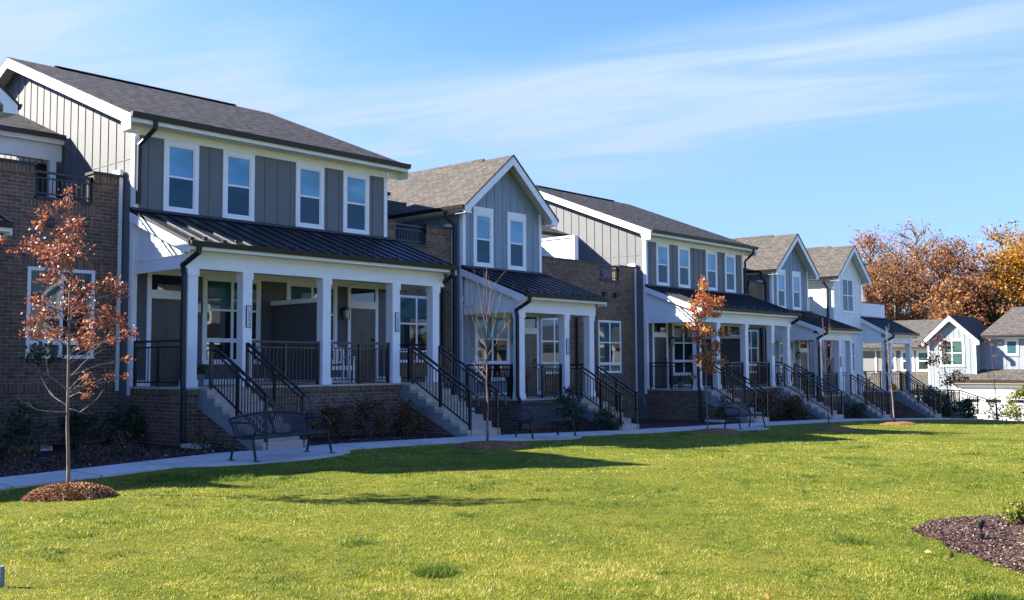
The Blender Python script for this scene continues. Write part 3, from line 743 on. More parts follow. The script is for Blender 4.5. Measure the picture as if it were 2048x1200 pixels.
def unit_front(P, X0, W_, win, g0, g1, zs, zpar, th, twin, dsx):
    for a, c_ in win:
        window(P, a-X0, c_-X0, .64, 2.64, 0, .045, split=(.5,), cols=2, mats=[GL_FAR, GL_DK, GL_TEAL], low=.31, proud=.02)
        MB().box(a-X0-.05, c_-X0+.05, -.03, .02, .56, .635).build('sill', BRICKV, P)
        MB().box(a-X0-.08, c_-X0+.08, -.012, .02, 2.645, 2.86).build('lintel', BRICKV, P)
    MB().box(W_-.10, W_-.02, -.03, th, -.1, zpar+.13).build('end_trim', WHITE, P)
    xm = (g0+g1)/2
    for xv in (xm-.35, xm+.35): MB().box(xv-.09, xv+.09, -.1, .01, zs-.62, zs-.47).box(xv-.11, xv+.11, -.12, .01, zs-.47, zs-.45).build('vent', GUTTER, P)
    if twin:
        xm = W_*.50
        d = MB(); laps(d, th+.02, 4.0, 3.56, 5.72, xm, .17, axis='x'); d.box(xm, xm+.14, th+.02, 4.0, 3.56, 5.72); dd = d.build('deck_divider', WSIDE, P)
        MB().box(xm-.05, xm+.19, th-.03, 4.0, 5.72, 5.80).box(xm-.04, xm+.18, th-.03, th+.12, 3.56, 5.72).build('divider_trim', WHITE, dd)
    for x in dsx: downspout(P, [(x-X0, -.07, 2.9), (x-X0, -.07, -1.9)], .045)

Z0, ZB, ZC, ZD, ZE = -.44, -1.0, -.95, -1.47, -1.47
gable_house('front_gable_house', 'house mostly beyond the left edge, only its white eave tip and porch gutter corner show', 4.5, 22.0, -.42, num='15248', flip=True, short=.72)
brick_unit('brick_townhouse', 'dark brick unit behind the red-leaved young tree at far left, with roof deck railing', 8.28, 11.39, 22.42, Z0, None, (9.36, 10.68), [(9.26, 10.76)])
wide_house('wide_gray_house', 'nearest dark gray house with four upper windows and sunlit side gable at left', 11.42, 21.95, Z0, ('15244', '15240'))
brick_unit('brick_townhouse', 'narrow brick unit between the nearest gray house and the first blue-gray gable', 19.10, 22.27, 22.42, Z0-.10, None, (19.84, 21.10), [(19.96, 21.42)], dsx=(21.75,), zpar=4.85)
gable_house('front_gable_house', 'blue-gray house with steep front gable behind the bare young tree', 22.3, 22.05, ZB, num='15236')
brick_unit('brick_townhouse', 'wide brick unit with white deck divider wall and tall window beside stair rails', 26.09, 33.07, 23.05, ZC, None, (30.67, 31.93), [(27.2, 28.7), (30.55, 32.0)], twin=True, dsx=(29.2, 30.2), zpar=4.82)
wide_house('wide_gray_house', 'second dark gray house with four upper windows, behind the orange-red young tree', 33.1, 22.6, ZC, ('15232', '15228'), (GL_LOW, GL_CURT), None, True)
brick_unit('brick_townhouse', 'narrow brick unit squeezed between the second gray house and the second blue-gray gable', 40.78, 43.87, 23.2, ZC-.1, None, (41.3, 42.4), [(41.8, 43.2)], dsx=(43.45,))
gable_house('front_gable_house', 'farther blue-gray front gable house, right beside the white one', 43.9, 22.8, ZD, num='15224', low2=True)
brick_unit('brick_townhouse', 'small brick unit left of the white gabled house', 47.67, 49.52, 23.6, ZE, None, (48.0, 48.3), [], upper=False)

# white end house with the porch on its right
E_ = gable_house('white_end_house', 'white board-and-batten house with front gable at far end of the row', 49.55, 22.3, ZE, WSIDE, False, W_=3.4, e=True)
def end_porch(P):
    x0, x1, yk = 3.42, 7.1, 2.3
    MB().box(x0, x1, .0, yk+.1, 3.72, 3.95).build('deck', WHITE, P)
    m = MB(); laps(m, x0+.02, x1, 3.96, 4.78, .2, .16); m.box(x0+.02, x1, .2, .30, 3.96, 4.78); w = m.build('deck_parapet', WSIDE, P)
    MB().box(x1-.1, x1, .30, yk, 3.96, 4.78).build('parapet_side', WSIDE, w); MB().box(x0, x1+.04, .14, .36, 4.78, 4.83).build('cap', GUTTER, w)
    dr = ZE-G(54.0); yf = -1.35
    foundation(P, x0-.1, x1+.02, yf, dr, yk)
    yc, zc = porch_roof(P, x0-.12, x1+.06, yf-.28, 3.95, 3.08, -.02)
    for x in (x0+.12, x0+.72, x1-.24): column(P, x, yc, zc)
    for x in (x1-.24, ): column(P, x, yk-.2, 3.72)
    stairs(P, x0+.98, x0+2.0, yf-.03, dr-.04, tread=.24)
    railing(P, (x0+.2, yk-.15, .012), (x1-.3, yk-.15, .012), (.02, .5, .98)); railing(P, (x1-.12, yk-.3, .012), (x1-.12, yc+.16, .012), (.02, .5, .98))
    railing(P, (x0+2.15, yc, .012), (x1-.4, yc, .012), (.02, .98))
    downspout(P, [(x0+.05, yf-.36, 2.98), (x0+.05, yf-.34, 2.86), (x0-.02, yc-.05, 2.6), (x0-.06, yc-.16, 2.4), (x0-.06, yc-.16, -dr+.1)], .05)
end_porch(E_)

# ------------------------------------------------------------------ far houses across the street (front faces -X)
def far_house():
    P = empty('garage_house', (74, 26.3, -3.95), 'pale blue-gray house with white garage door and twin gable windows at the right edge', 'house', -math.pi/2)
    z = lambda v: v+3.95
    # main body, local x = 26.3-Y, y = X-74
    hw = 1.62; zt = lambda x: z(1.72)+.93*(hw-abs(x-hw))
    MB().extr([(0, 0), (3.24, 0), (3.24, z(1.72)), (hw, z(1.72)+.93*hw), (0, z(1.72))], 1, 0, 5).build('gable_wall', PALE, P)
    b = MB(); battens(b, .1, 3.2, 0, lambda x: zt(x)-.05, 0, .36, [(.78, 2.50, z(-.28), z(1.70))], start=.33); b.build('battens', PALE, P)
    MB().box(-.02, .1, -.03, 0, 0, z(1.7)).box(3.14, 3.26, -.03, 0, 0, z(1.7)).build('corner_trim', WHITE, P)
    window(P, .78, 2.50, z(-.28), z(1.70), 0, .13, cols=2, mats=[GL_FAR, GL_FAR])
    s = .93; xe = .35; ze = z(1.78)-s*xe+.1; rg = z(1.88)+s*hw
    MB().extr([(-xe, ze), (hw, rg), (3.24+xe, ze), (3.24+xe, ze-.05), (hw, rg-.06), (-xe, ze-.05)], 1, -.35, 5.5).build('gable_roof', SHINGB, P)
    f = MB()
    for sg in (0, 1):
        c = lambda x: x if sg == 0 else 3.24-x
        f.extr([(c(-xe), ze-.052), (c(hw), rg-.062), (c(hw), rg-.40), (c(-.06), ze-.36+s*.29), (c(-.06), ze-.3), (c(-xe), ze-.3)], 1, -.35, -.31)
    f.build('fascia', WHITE, P)
    # recessed right part
    MB().box(3.24, 16, 1.0, 9, 0, z(1.9)).build('wall', PALE, P)
    b = MB(); battens(b, 3.5, 16, z(-.6), z(1.85), 1.0, .4, [(4.95, 5.75, z(.55), z(1.6))]); b.build('battens', PALE, P)
    MB().box(3.28, 16, .96, 1.0, z(1.64), z(1.88)).build('frieze', WHITE, P)
    window(P, 4.85, 5.75, z(.48), z(1.64), 1.0, .13, split=(), mats=[GL_TEAL])
    MB().add([(3.3,.55,z(1.9)),(16.5,.55,z(1.9)),(14,5.2,z(4.05)),(4.3,5.2,z(4.05)),(3.3,9.8,z(1.9)),(16.5,9.8,z(1.9))],
             [(0,1,2,3),(3,2,5,4),(0,3,4),(1,5,2)]).build('main_roof', SHINGB, P)
    MB().box(3.5, 16.5, .43, .55, z(1.80), z(1.92)).build('gutter', GUTTER, P)
    MB().box(3.5, 16.5, .55, 1.0, z(1.72), z(1.76)).build('soffit', SOFFIT, P)
    # garage with lean-to roof
    MB().box(1.9, 16, -1.0, 1.0, 0, z(-1.2)).build('garage_wall', GARW, P)
    MB().extr([(1.0, z(-.45)), (-1.35, z(-1.16)), (-1.35, z(-1.22)), (1.0, z(-.55))], 0, 1.62, 16).build('garage_roof', SHINGB, P)
    MB().extr([(-1.33, z(-1.23)), (.0, z(-.83)), (.0, z(-1.2)), (-1.0, z(-1.2))], 0, 1.75, 1.9).build('garage_gable', WHITE, P)
    MB().box(1.62, 16, -1.47, -1.352, z(-1.24), z(-1.15)).build('garage_gutter', GUTTER, P)
    MB().box(1.8, 16, -1.34, -1.30, z(-1.42), z(-1.235)).box(1.9, 16, -1.30, -1.0, z(-1.42), z(-1.40)).build('eave_board', CREAM, P)
    d = MB(); y = -1.03
    for i in range(4): d.box(2.5, 8.3, y, -.99, .03+i*.53, .53+i*.53)
    dd = d.build('garage_door', GARW, P)
    for i in range(4):
        xx = 2.68+i*1.42; MB().box(xx, xx+.98, y-.012, y-.002, .03+3*.53-.34, .03+3*.53-.14).build('door_pane', GL_DK, dd)
    MB().box(2.35, 2.5, -1.05, -1.0, 0, 2.3).box(8.3, 8.45, -1.05, -1.0, 0, 2.3).box(2.35, 8.45, -1.05, -1.0, 2.3, 2.45).build('door_trim', WHITE, P)
    b = MB(); laps(b, 1.9, 16, 2.46, z(-1.2), -1.0, .16); b.build('garage_siding', GARW, P)
    return P
far_house()
def far_wing():
    P = empty('taupe_house', (76, 40, -3.95), 'taupe house with long low roof half hidden behind the white end house', 'house', -math.pi/2)
    z = lambda v: v+3.95   # local x = 40-Y
    MB().box(0, 13.6, 0, 8, 0, z(1.3)).build('wall', TAUPE, P)
    b = MB(); battens(b, .2, 13.6, 0, z(1.25), 0, .42, [(a, a+1.0, z(-.6), z(.95)) for a in (7.9, 11.0, 12.15)]); b.build('battens', TAUPE, P)
    MB().box(0, 13.6, -.03, 0, z(.95), z(1.27)).build('frieze', WHITE, P)
    for a in (9.6, 10.95, 12.1): window(P, a, a+1.0, z(-.62), z(.95), 0, .14, mats=[GL_DK, GL_FAR])
    MB().extr([(-.5, z(1.2)), (5.5, z(3.45)), (11.5, z(1.2)), (11.5, z(1.1)), (5.5, z(3.35)), (-.5, z(1.1))], 0, -1, 13.7).build('roof', SHINGB, P)
    MB().box(-1, 13.7, -.62, -.502, z(1.08), z(1.2)).build('gutter', GUTTER, P)
    MB().extr([(0, z(-.66)), (-2.6, z(-1.75)), (-2.6, z(-1.85)), (0, z(-.8))], 0, 8.8, 13.8).build('lower_roof', SHINGB, P)
    MB().box(9, 13.7, -2.2, 0, 0, z(-1.8)).build('lower_wall', TAUPE, P)
    MB().box(9, 9.12, -.05, 0.001, 0, z(.95)).build('corner_trim', WHITE, P)
far_wing()

# houses across the lawn, behind the camera: what the windows mirror
src = {o.name: o for o in bpy.data.objects if o.parent is None}
for sn_, x, y, lab in [('wide_gray_house', 24, -24, 'gray house across the lawn behind the camera, mirrored in the nearest windows'), ('front_gable_house.001', 33, -23, 'blue-gray gabled house across the lawn behind the camera'),
        ('wide_gray_house.001', 46, -24, 'second gray house across the lawn behind the camera'), ('white_end_house', 53, -23, 'white gabled house across the lawn behind the camera')]:
    c = copy_tree(src[sn_]); c.location = (x, y, -.9); c.rotation_euler = (0, 0, math.pi); c['label'] = lab
for i, y in enumerate((9.2, -8.0, -25.2, -42.4)):
    c = copy_tree(src['garage_house']); c.location = (74, y, -3.95); c['label'] = ['first', 'second', 'third', 'fourth'][i]+' pale garage house beyond the right edge, seen only mirrored in windows'
for sn_, x, lab in (('brick_townhouse.002', -2.6, 'unseen wide brick unit beyond the left edge, added and raised for its shadow'),):
    c = copy_tree(src[sn_]); c.location = (x, 22.42, Z0+.95); c['label'] = lab  # out-of-view copy, set higher so its shadow reaches sidewalk and lawn

# ------------------------------------------------------------------ furniture
def make_bench(name, label, Lg, fl, fr):
    """fl, fr: front-left and front-right feet (world); bench front faces the lawn"""
    a = math.atan2(fr[1]-fl[1], fr[0]-fl[0]); w = Lg/2
    mx_, my_ = (fl[0]+fr[0])/2, (fl[1]+fr[1])/2
    P = empty(name, (mx_-math.sin(a)*.28, my_+math.cos(a)*.28, G(mx_)+.04), label, 'bench', a, 'black metal benches along the sidewalk')
    # side profile y,z of the slats: seat front roll, seat, back
    prof = [(-.30, .40), (-.285, .445), (-.22, .455), (.05, .42), (.14, .43), (.19, .50), (.24, .66), (.29, .80)]
    m = MB(); n = round(Lg/.056)
    for i in range(n):
        x = -w+.06+(Lg-.12)*i/(n-1); u = (x/w); topz = .80-.075*u*u*1.25
        pr = [(y, z if z < .6 else .50+(z-.50)*(topz-.50)/(.30)) for y, z in prof]
        v = []; hw_ = .0165
        for y, z in pr: v += [(x-hw_, y, z), (x+hw_, y, z)]
        k = len(pr); v += [(p[0], p[1]+.004, p[2]-.007) for p in v]
        f = [(2*j, 2*j+1, 2*j+3, 2*j+2) for j in range(k-1)] + [(2*k+2*j+2, 2*k+2*j+3, 2*k+2*j+1, 2*k+2*j) for j in range(k-1)]
        f += [(2*j+2, 2*k+2*j+2, 2*k+2*j, 2*j) for j in range(k-1)] + [(2*j+1, 2*k+2*j+1, 2*k+2*j+3, 2*j+3) for j in range(k-1)]
        m.add(v, f)
    m.build('slats', BENCHM, P)
    t = MB(); pts = [(-w+.03+(Lg-.06)*i/14, .295, 0.815-.075*1.25*((-w+.03+(Lg-.06)*i/14)/w)**2) for i in range(15)]
    t.tube(pts, .022, 8); t.build('top_rail', BENCHM, P, smooth=True)
    t = MB(); t.tube([(-w+.03, -.295, .395), (w-.03, -.295, .395)], .022, 8); t.tube([(-w+.03, .15, .40), (w-.03, .15, .40)], .018, 8)
    t.box(-.05, .05, -.02, .0, .36, .40); t.build('seat_rail', BENCHM, P)
    for sx_ in ((-1, 0, 1) if Lg > 1.9 else (-1, 1)):
        x = sx_*(w-.03)
        b = MB(); b.tube([(x, .30, .80-.09*abs(sx_)), (x, .22, .60), (x, .15, .42), (x, -.02, .39), (x, -.295, .40)], .024, 6)
        b.build('end_frame', BENCHM, P)
        if sx_:
            MB().tube([(x+.0, -.27, .42), (x+.02*sx_, -.36, .02)], .024, 6).box(x+.02*sx_-.03, x+.02*sx_+.03, -.44, -.33, 0, .012).build('leg', BENCHM, P)
            MB().tube([(x, .16, .44), (x+.01*sx_, .24, .02)], .024, 6).box(x-.03, x+.03, .18, .30, 0, .012).build('leg', BENCHM, P)
            MB().tube([(x, .25, .66), (x, .05, .67), (x, -.22, .66), (x, -.32, .62), (x, -.33, .52), (x, -.28, .42)], .02, 6).build('armrest', BENCHM, P)
    return P
make_bench('park_bench', 'long black slatted metal bench nearest the camera, on the widened sidewalk left', 2.06, (10.27, 15.35), (12.26, 15.78))
make_bench('park_bench', 'black slatted metal bench just right of the bare young tree', 1.45, (18.2, 15.75), (19.6, 15.60))
make_bench('park_bench', 'small bluish metal bench behind the orange-red young tree, before the second gray house', 1.35, (28.3, 15.95), (29.65, 15.8))

def porch_bench():
    P = empty('porch_bench', (16.35, 20.9, Z0), 'white wooden bench with patterned cushion on the nearest porch', 'bench')
    m = MB(); 
    for i in range(5): m.box(-.55, .55, -.22+i*.09, -.15+i*.09, .42, .45)
    m.box(-.56, .56, -.245, -.225, .34, .42); m.build('seat', WHITE, P)
    m = MB(); m.box(-.55, .55, .22, .25, .86, .94); m.box(-.55, .55, .22, .25, .52, .57)
    for i in range(9): m.box(-.50+i*.12, -.45+i*.12, .225, .245, .57, .86)
    m.build('backrest', WHITE, P)
    for x in (-.55, .5):
        for y in (-.24, .2): MB().box(x, x+.05, y, y+.05, 0, .66 if y < 0 else .9).build('leg', WHITE, P)
        MB().box(x-.01, x+.06, -.28, .24, .66, .69).build('armrest', WHITE, P)
    MB().ell((-.25, .1, .62), (.2, .08, .17)).build('cushion', PLATE, P, smooth=True)
porch_bench()
def chair(name, loc, label, mat, rz=0):
    P = empty(name, loc, label, 'chair', rz, None)
    m = MB(); m.box(-.27, .27, -.26, .24, .38, .42); m.build('seat', mat, P)
    m = MB(); m.extr([(.22, .42), (.26, .42), (.42, 1.0), (.38, 1.0)], 0, -.27, -.22); m.extr([(.22, .42), (.26, .42), (.42, 1.0), (.38, 1.0)], 0, .22, .27)
    for i in range(5): m.extr([(.235, .44), (.25, .44), (.395, .98), (.38, .98)], 0, -.19+i*.085, -.14+i*.085)
    m.extr([(.37, .94), (.40, .94), (.42, 1.04), (.39, 1.04)], 0, -.28, .28); m.build('backrest', mat, P)
    for x in (-.27, .22):
        MB().box(x, x+.05, -.25, -.20, .0, .62).build('leg', mat, P); MB().box(x, x+.05, .18, .23, .0, .62).build('leg', mat, P)
        MB().box(x-.01, x+.06, -.3, .26, .62, .65).build('armrest', mat, P)
    return P
chair('porch_chair', (24.0, 21.3, ZB), 'dark chair on the porch of the first blue-gray house', BLACK, .3)
chair('porch_chair', (53.75, 22.6, ZE), 'black armchair on the porch of the white end house', BLACK, -.9)
chair('porch_chair', (46.0, 22.0, ZD), 'dark gray chair on the porch of the farther blue-gray house', BENCHM, .2)
def pot(loc, label, leafm):
    P = empty('flower_pot', loc, label, 'flower pot', 0, 'potted plants on the porches')
    MB().tube([(0, 0, 0), (0, 0, .26)], .10, 12, .15).build('pot', SIDEC, P); leaves('plant', leafm, [(0, 0, .36, .22, 160)], P, .06)
LATER = [((12.95, 21.6, Z0), 'potted plant beside the nearest dark front door', 0), ((25.1, 20.6, ZB), 'potted plant on the first blue-gray house porch', 1), ((34.9, 22.2, ZC), 'potted plant by the door of the second gray house', 0)]
for i, (x, y, z, l) in enumerate([(12.35, 21.45, Z0, 'brown door mat at the left door of the nearest porch'), (18.2, 21.45, Z0, 'brown door mat at the right door of the nearest porch'), (25.35, 21.5, ZB, 'brown door mat on the first blue-gray house porch')]):
    o = tag(MB().box(-.4, .4, -.25, .25, .001, .02).build('door_mat', paint('mat_fibre', (.10,.06,.035), .95, .2, 20)), l, 'door mat'); o.location = (x, y, z)
def pumpkin(loc):
    P = empty('pumpkin', loc, 'orange pumpkin on the porch of the white end house at top of stairs', 'pumpkin')
    m = MB(); n, k = 24, 8; v = []; f = []
    for i in range(k+1):
        t = math.pi*i/k
        for j in range(n):
            a = 2*math.pi*j/n; r = .27*math.sin(t)*(1+.07*math.cos(8*a)); v.append((r*math.cos(a), r*math.sin(a), .21-.2*math.cos(t)))
    for i in range(k):
        for j in range(n): f.append((i*n+j, i*n+(j+1) % n, (i+1)*n+(j+1) % n, (i+1)*n+j))
    m.add(v, f); m.build('shell', ORANGE, P, smooth=True); MB().tube([(0, 0, .38), (.03, 0, .48)], .03, 6, .02).build('stalk', BARK, P)
pumpkin((53.8, 21.1, ZE))
def umbrella():
    P = empty('patio_umbrella', (56.15, 23.6, ZE+3.95), 'closed beige patio umbrella on the roof deck of the white end house', 'umbrella')
    MB().tube([(0, 0, 0), (0, 0, 2.35)], .025, 8).build('pole', BLACK, P)
    m = MB(); n, k = 20, 9; v = []; f = []
    for i in range(k+1):
        t = i/k; R_ = .05+.24*t**1.1
        for j in range(n):
            a = 2*math.pi*j/n; r = R_*(1+.22*math.cos(8*a)); v.append((r*math.cos(a), r*math.sin(a), 2.25-1.75*t))
    for i in range(k):
        for j in range(n): f.append((i*n+j, i*n+(j+1) % n, (i+1)*n+(j+1) % n, (i+1)*n+j))
    m.add(v, f).build('canopy', BEIGE, P, smooth=True)
    MB().box(-.3, .3, -.3, .3, 0, .08).build('base', BLACK, P)
umbrella()
for (x, y, l) in ((9.05, 21.2, 'pale concrete splash block under the far left brick wall'), (11.35, 19.0, 'pale concrete splash block below the downspout of the nearest porch'), (33.1, 19.6, 'pale concrete splash block below the downspout of the second gray house')):
    m = MB(); m.box(-.15, .15, -.35, .35, 0, .03); m.box(-.15, -.11, -.35, .35, .03, .08); m.box(.11, .15, -.35, .35, .03, .08); m.box(-.11, .11, .31, .35, .03, .08)
    o = tag(m.build('splash_block', CONC), l, 'splash block'); o.location = (x, y, G(x)+.02)
def stoop():
    X, Y = 56.8, 19.6; z = G(X+1.5)
    P = empty('stair_landing', (X, Y, z), 'brick landing with black railings beyond the last stairs of the row', 'landing')
    MB().box(0, 3.2, 0, 2.4, -.5, .5).build('base', BRICK, P); MB().box(-.03, 3.23, -.03, 2.43, .5, .56).build('floor', STEP, P)
    railing(P, (.05, .05, .56), (1.9, .05, .56), (0, .33, .66, 1)); railing(P, (1.9, .05, .56), (3.15, .05, .56), (.3, 1)); railing(P, (3.15, .05, .56), (3.15, -1.9, -.1), (.5, 1)); railing(P, (.05, 2.3, .56), (.05, .05, .56), (0, .5))
    railing(P, (3.15, 2.3, .56), (3.15, .05, .56), (0, .5))
    m = MB()
    for i in range(4): m.box(2.0, 3.1, -.3*(i+1), -.3*i, -.6, .44-.15*i)
    m.build('steps', STEP, P)
stoop()
def garden_light(loc, label):
    P = empty('garden_spotlight', loc, label, 'garden light', .4); P.scale = (.62, .62, .62)
    MB().tube([(0, 0, -.1), (0, 0, .10)], .012, 8).build('stake', BLACK, P)
    MB().tube([(0, 0, .04), (0, 0, .15)], .042, 12, .045).build('base', BLACK, P)
    MB().tube([(0, 0, .15), (0, 0, .22)], .012, 8).build('stem', BLACK, P)
    MB().tube([(.03, 0, .22), (-.02, 0, .27), (-.07, 0, .33)], .03, 12, .052).ell((-.075, 0, .335), (.045, .045, .03)).build('head', BENCHM, P)
garden_light((10.05, 3.14, -1.68), 'small black garden spotlight standing in the right hand mulch bed')
o = tag(MB().box(-.03, .03, -.03, .03, -.1, .17).build('marker_post', SIDEC), 'slim pale gray post cut off by the bottom left corner', 'post'); o.location = (3.27, 8.25, G(3.3)); o.data.transform(Matrix.Diagonal((.6, .6, 1, 1)))

# ------------------------------------------------------------------ plants
HR = Vector((RT.x, RT.y, 0)).normalized()      # horizontal direction across the view, used to lay out tree shapes
HD = Vector((-HR.y, HR.x, 0))
def leaves(name, mat, cents, P=None, size=.05, flat=.75, tintf=None):
    """cents: (x,y,z,radius,count). folded two-triangle leaves"""
    C, Rr = [], []
    for x, y, z, r, n in cents:
        q = rng.normal(0, .5, (n, 3))*np.array([r, r, r*flat]); C.append(q+np.array([x, y, z])); Rr += [r]*n
    C = np.concatenate(C); n = len(C)
    d = rng.normal(0, 1, (n, 3)); size = size*np.ones(1) if np.isscalar(size) else size; d /= np.linalg.norm(d, axis=1)[:, None]
    e = rng.normal(0, 1, (n, 3)); e -= d*(e*d).sum(1)[:, None]; e /= np.linalg.norm(e, axis=1)[:, None]
    g = np.cross(d, e); s = size*(.6+.8*rng.random(n))[:, None]
    v = np.stack([C-d*s*.5, C+e*s*.32+g*s*.12, C+d*s*.5, C-e*s*.32+g*s*.12], 1).reshape(-1, 3)
    b = np.arange(n)*4
    lp = np.stack([b, b+1, b+2, b, b+2, b+3], 1).ravel()
    t = np.clip(rng.normal(.5, .29, n), 0, 1) if tintf is None else tintf(C, n)
    return np_mesh(name, v, lp, 3, mat, P, np.repeat(t, 4))

def wob(p, a): return Vector(p)+Vector((random.uniform(-a, a), random.uniform(-a, a), random.uniform(-a, a)))
def young_tree(name, label, base, sc, top, limbs, clusters, bark_, leafm, r0=.035, leaf=.05, nleaf=26, twigs=3, bx=0, pxy=None, depth=.5, group='young trees on the lawn', bend=(0,0)):
    """sc px per metre; offsets from the trunk foot measured across the tree, given real depth by random azimuth"""
    P = empty(name, base, label, 'tree', 0, group)
    X0, Y0 = pxy
    H = (Y0-top[1])/sc
    def off(px_, py_, dd=0): return HR*((px_-X0)/sc)+HD*dd+Vector((0, 0, (Y0-py_)/sc))
    m = MB(); n = 14; tp = []
    for i in range(n+1):
        t = i/n; tp.append(off(X0+(top[0]-X0)*t+bend[0]*math.sin(t*3.1), Y0+(top[1]-Y0)*t)+Vector((random.uniform(-.012, .012), random.uniform(-.012, .012), 0)))
    tp[0].z = -.05
    m.tube(tp, r0, 8, .006)
    tr = m.build('trunk', bark_, P, smooth=True)
    b = MB()
    for lm in limbs:
        dmax = random.uniform(-depth, depth); k = len(lm)
        pts = [off(q[0], q[1], dmax*(i/(k-1))**1.2) for i, q in enumerate(lm)]
        # densify
        dn = []
        for i in range(k-1):
            for j in range(3): dn.append(wob(pts[i].lerp(pts[i+1], j/3), .012 if i+j else 0))
        dn.append(pts[-1]); b.tube(dn, r0*.38, 6, .003, cap=False)
        for _ in range(twigs*2):
            i = random.randrange(2, len(dn)); s = dn[i]; d = (dn[i]-dn[i-1]).normalized()
            l_ = random.uniform(.15, .5)*(1 if H > 3 else .6)
            e = s+(d*.8+Vector((random.uniform(-.6, .6), random.uniform(-.6, .6), random.uniform(.1, .7))))*l_*.7
            b.tube([s, wob(s.lerp(e, .5), .02), e], .005, 4, .0015, cap=False)
    cc = []
    for cx_, cy_, cr in clusters:
        dd = random.uniform(-1, 1)*min(depth, .25+abs(cx_-X0)/sc*.5)
        c = off(cx_, cy_, dd); r = cr/sc; z0 = max(1.3, c.z-.10-.18*math.hypot(c.x, c.y))
        i = min(n, int(z0/H*n)); s = tp[i].lerp(tp[min(n, i+1)], z0/H*n-i) if i < n else tp[n]
        b.tube([s, wob(s.lerp(c, .5)+Vector((0, 0, .03)), .03), c], .009, 5, .003, cap=False)
        k = max(6, int(nleaf*(r/.1)**1.3)); cc.append((c.x, c.y, c.z, r*1.5, k))
        for _ in range(2):
            e = c+Vector((random.uniform(-r, r), random.uniform(-r, r), random.uniform(-r*.3, r))); b.tube([s.lerp(c, .7), e], .004, 4, .0015, cap=False)
    if b.v: b.build('branches', bark_, P)
    if cc: leaves('leaves', leafm, cc, P, leaf)
    return P
for l_, t_, k_ in LATER: pot(l_, t_, (LEAF_GRN, LEAF_MAP)[k_])
T1C = [(131,405,9),(131,435,12),(133,465,15),(100,455,12),(97,480,10),(150,490,17),(125,505,20),(165,472,6),(95,520,15),(60,508,14),(30,505,12),(12,503,7),(45,525,8),(110,535,19),(150,530,20),(130,560,19),(100,575,14),(135,590,17),(170,590,9),(205,580,13),(220,592,10),(225,605,10),(160,600,12),(75,620,14),(95,640,14),(125,625,18),(165,630,17),(185,635,10),(75,660,12),(70,680,13),(90,685,10),(115,680,14),(185,670,18),(210,660,17),(235,655,13),(250,662,8),(225,680,13),(245,695,8),(200,695,15),(180,702,12),(220,730,7),(215,765,9),(165,780,9),(185,800,6),(190,765,8),(230,765,5)]
young_tree('young_oak', 'young tree with rust-red leaves in its own ring of orange mulch at far left', (6.15, 13.45, G(6)), 144, (130, 400),
    [[(133,820),(95,800),(68,765)], [(132,790),(100,765),(93,725)], [(133,832),(85,828),(60,805),(70,798)], [(132,770),(150,740),(155,712)], [(132,740),(165,725),(190,700)], [(133,826),(160,832),(200,805)], [(132,700),(110,690),(80,680)]],
    T1C, BARKL, LEAF_RED, .026, .044, 120, 1, pxy=(138, 992), depth=.7)
young_tree('young_tree', 'bare young tree with upswept twigs and no leaves, right of the long bench', (15.7, 14.8, G(15.7)), 93.6, (965, 545),
    [[(966,750),(940,700),(925,640),(912,595)], [(966,735),(950,690),(935,620),(930,600)], [(966,700),(950,650),(940,610),(935,565)], [(966,720),(985,690),(1000,640),(1008,600)], [(966,700),(980,660),(990,610),(995,590)], [(966,660),(955,620),(950,580),(945,560)], [(967,650),(978,610),(985,575),(990,562)], [(966,760),(950,745),(935,728)], [(967,690),(990,670),(1005,655),(1015,640)], [(966,640),(960,600),(963,565)], [(966,640),(972,600),(972,560)]],
    [], BARKR, None, .03, pxy=(966, 895), twigs=2, depth=.45)
_t = [o for o in bpy.data.objects if o.name.startswith('young_tree')][-1]
MB().tube([(0.003, 0, 1.86), (.003, 0, 1.94)], .03, 8).build('green_tie', paint('tie_green', (.01,.22,.10), .5), _t)
T3C = [(1413,562,5),(1412,575,8),(1405,595,9),(1420,600,10),(1400,610,9),(1425,620,10),(1440,605,7),(1450,600,5),(1448,615,6),(1390,620,7),(1398,632,7),(1415,630,9),(1438,632,6),(1405,650,8),(1395,660,8),(1410,665,9),(1380,655,5),(1372,662,5),(1430,660,6),(1450,668,6),(1462,668,3),(1403,678,9),(1415,690,6),(1440,690,7),(1435,705,9),(1412,715,10),(1400,720,9),(1425,725,10),(1445,725,7),(1415,738,7),(1430,745,6),(1387,755,4)]
young_tree('young_maple', 'young tree with orange-red leaves in front of the second gray house', (26.5, 15.95, G(26.5)), 66.9, (1412, 556), [], T3C, BARKL, LEAF_MAP, .024, .07, 105, pxy=(1417, 866), depth=.5)
young_tree('young_tree', 'very thin nearly leafless young tree before the farther blue-gray house', (31, 14.2, G(31)), 62, (1652, 636),
    [[(1658,760),(1650,730),(1648,705)], [(1658,740),(1668,715),(1672,690)], [(1657,720),(1645,690)], [(1657,690),(1665,660)]], [(1652,655,3),(1648,700,3),(1664,690,3),(1672,715,3)], BARKR, LEAF_DRED, .018, .05, 8, pxy=(1660, 858), depth=.3)
young_tree('young_tree', 'leafless young tree standing in an orange mulch ring before the white end house', (37.2, 14.5, G(37.2)), 54, (1774, 655),
    [[(1784,780),(1770,740),(1764,715)], [(1784,770),(1778,730),(1776,690)], [(1783,750),(1768,712),(1765,700)], [(1784,740),(1790,710),(1792,690)], [(1783,720),(1778,690),(1780,665)]], [], BARKL, None, .035, pxy=(1787, 850), twigs=3, depth=.3)
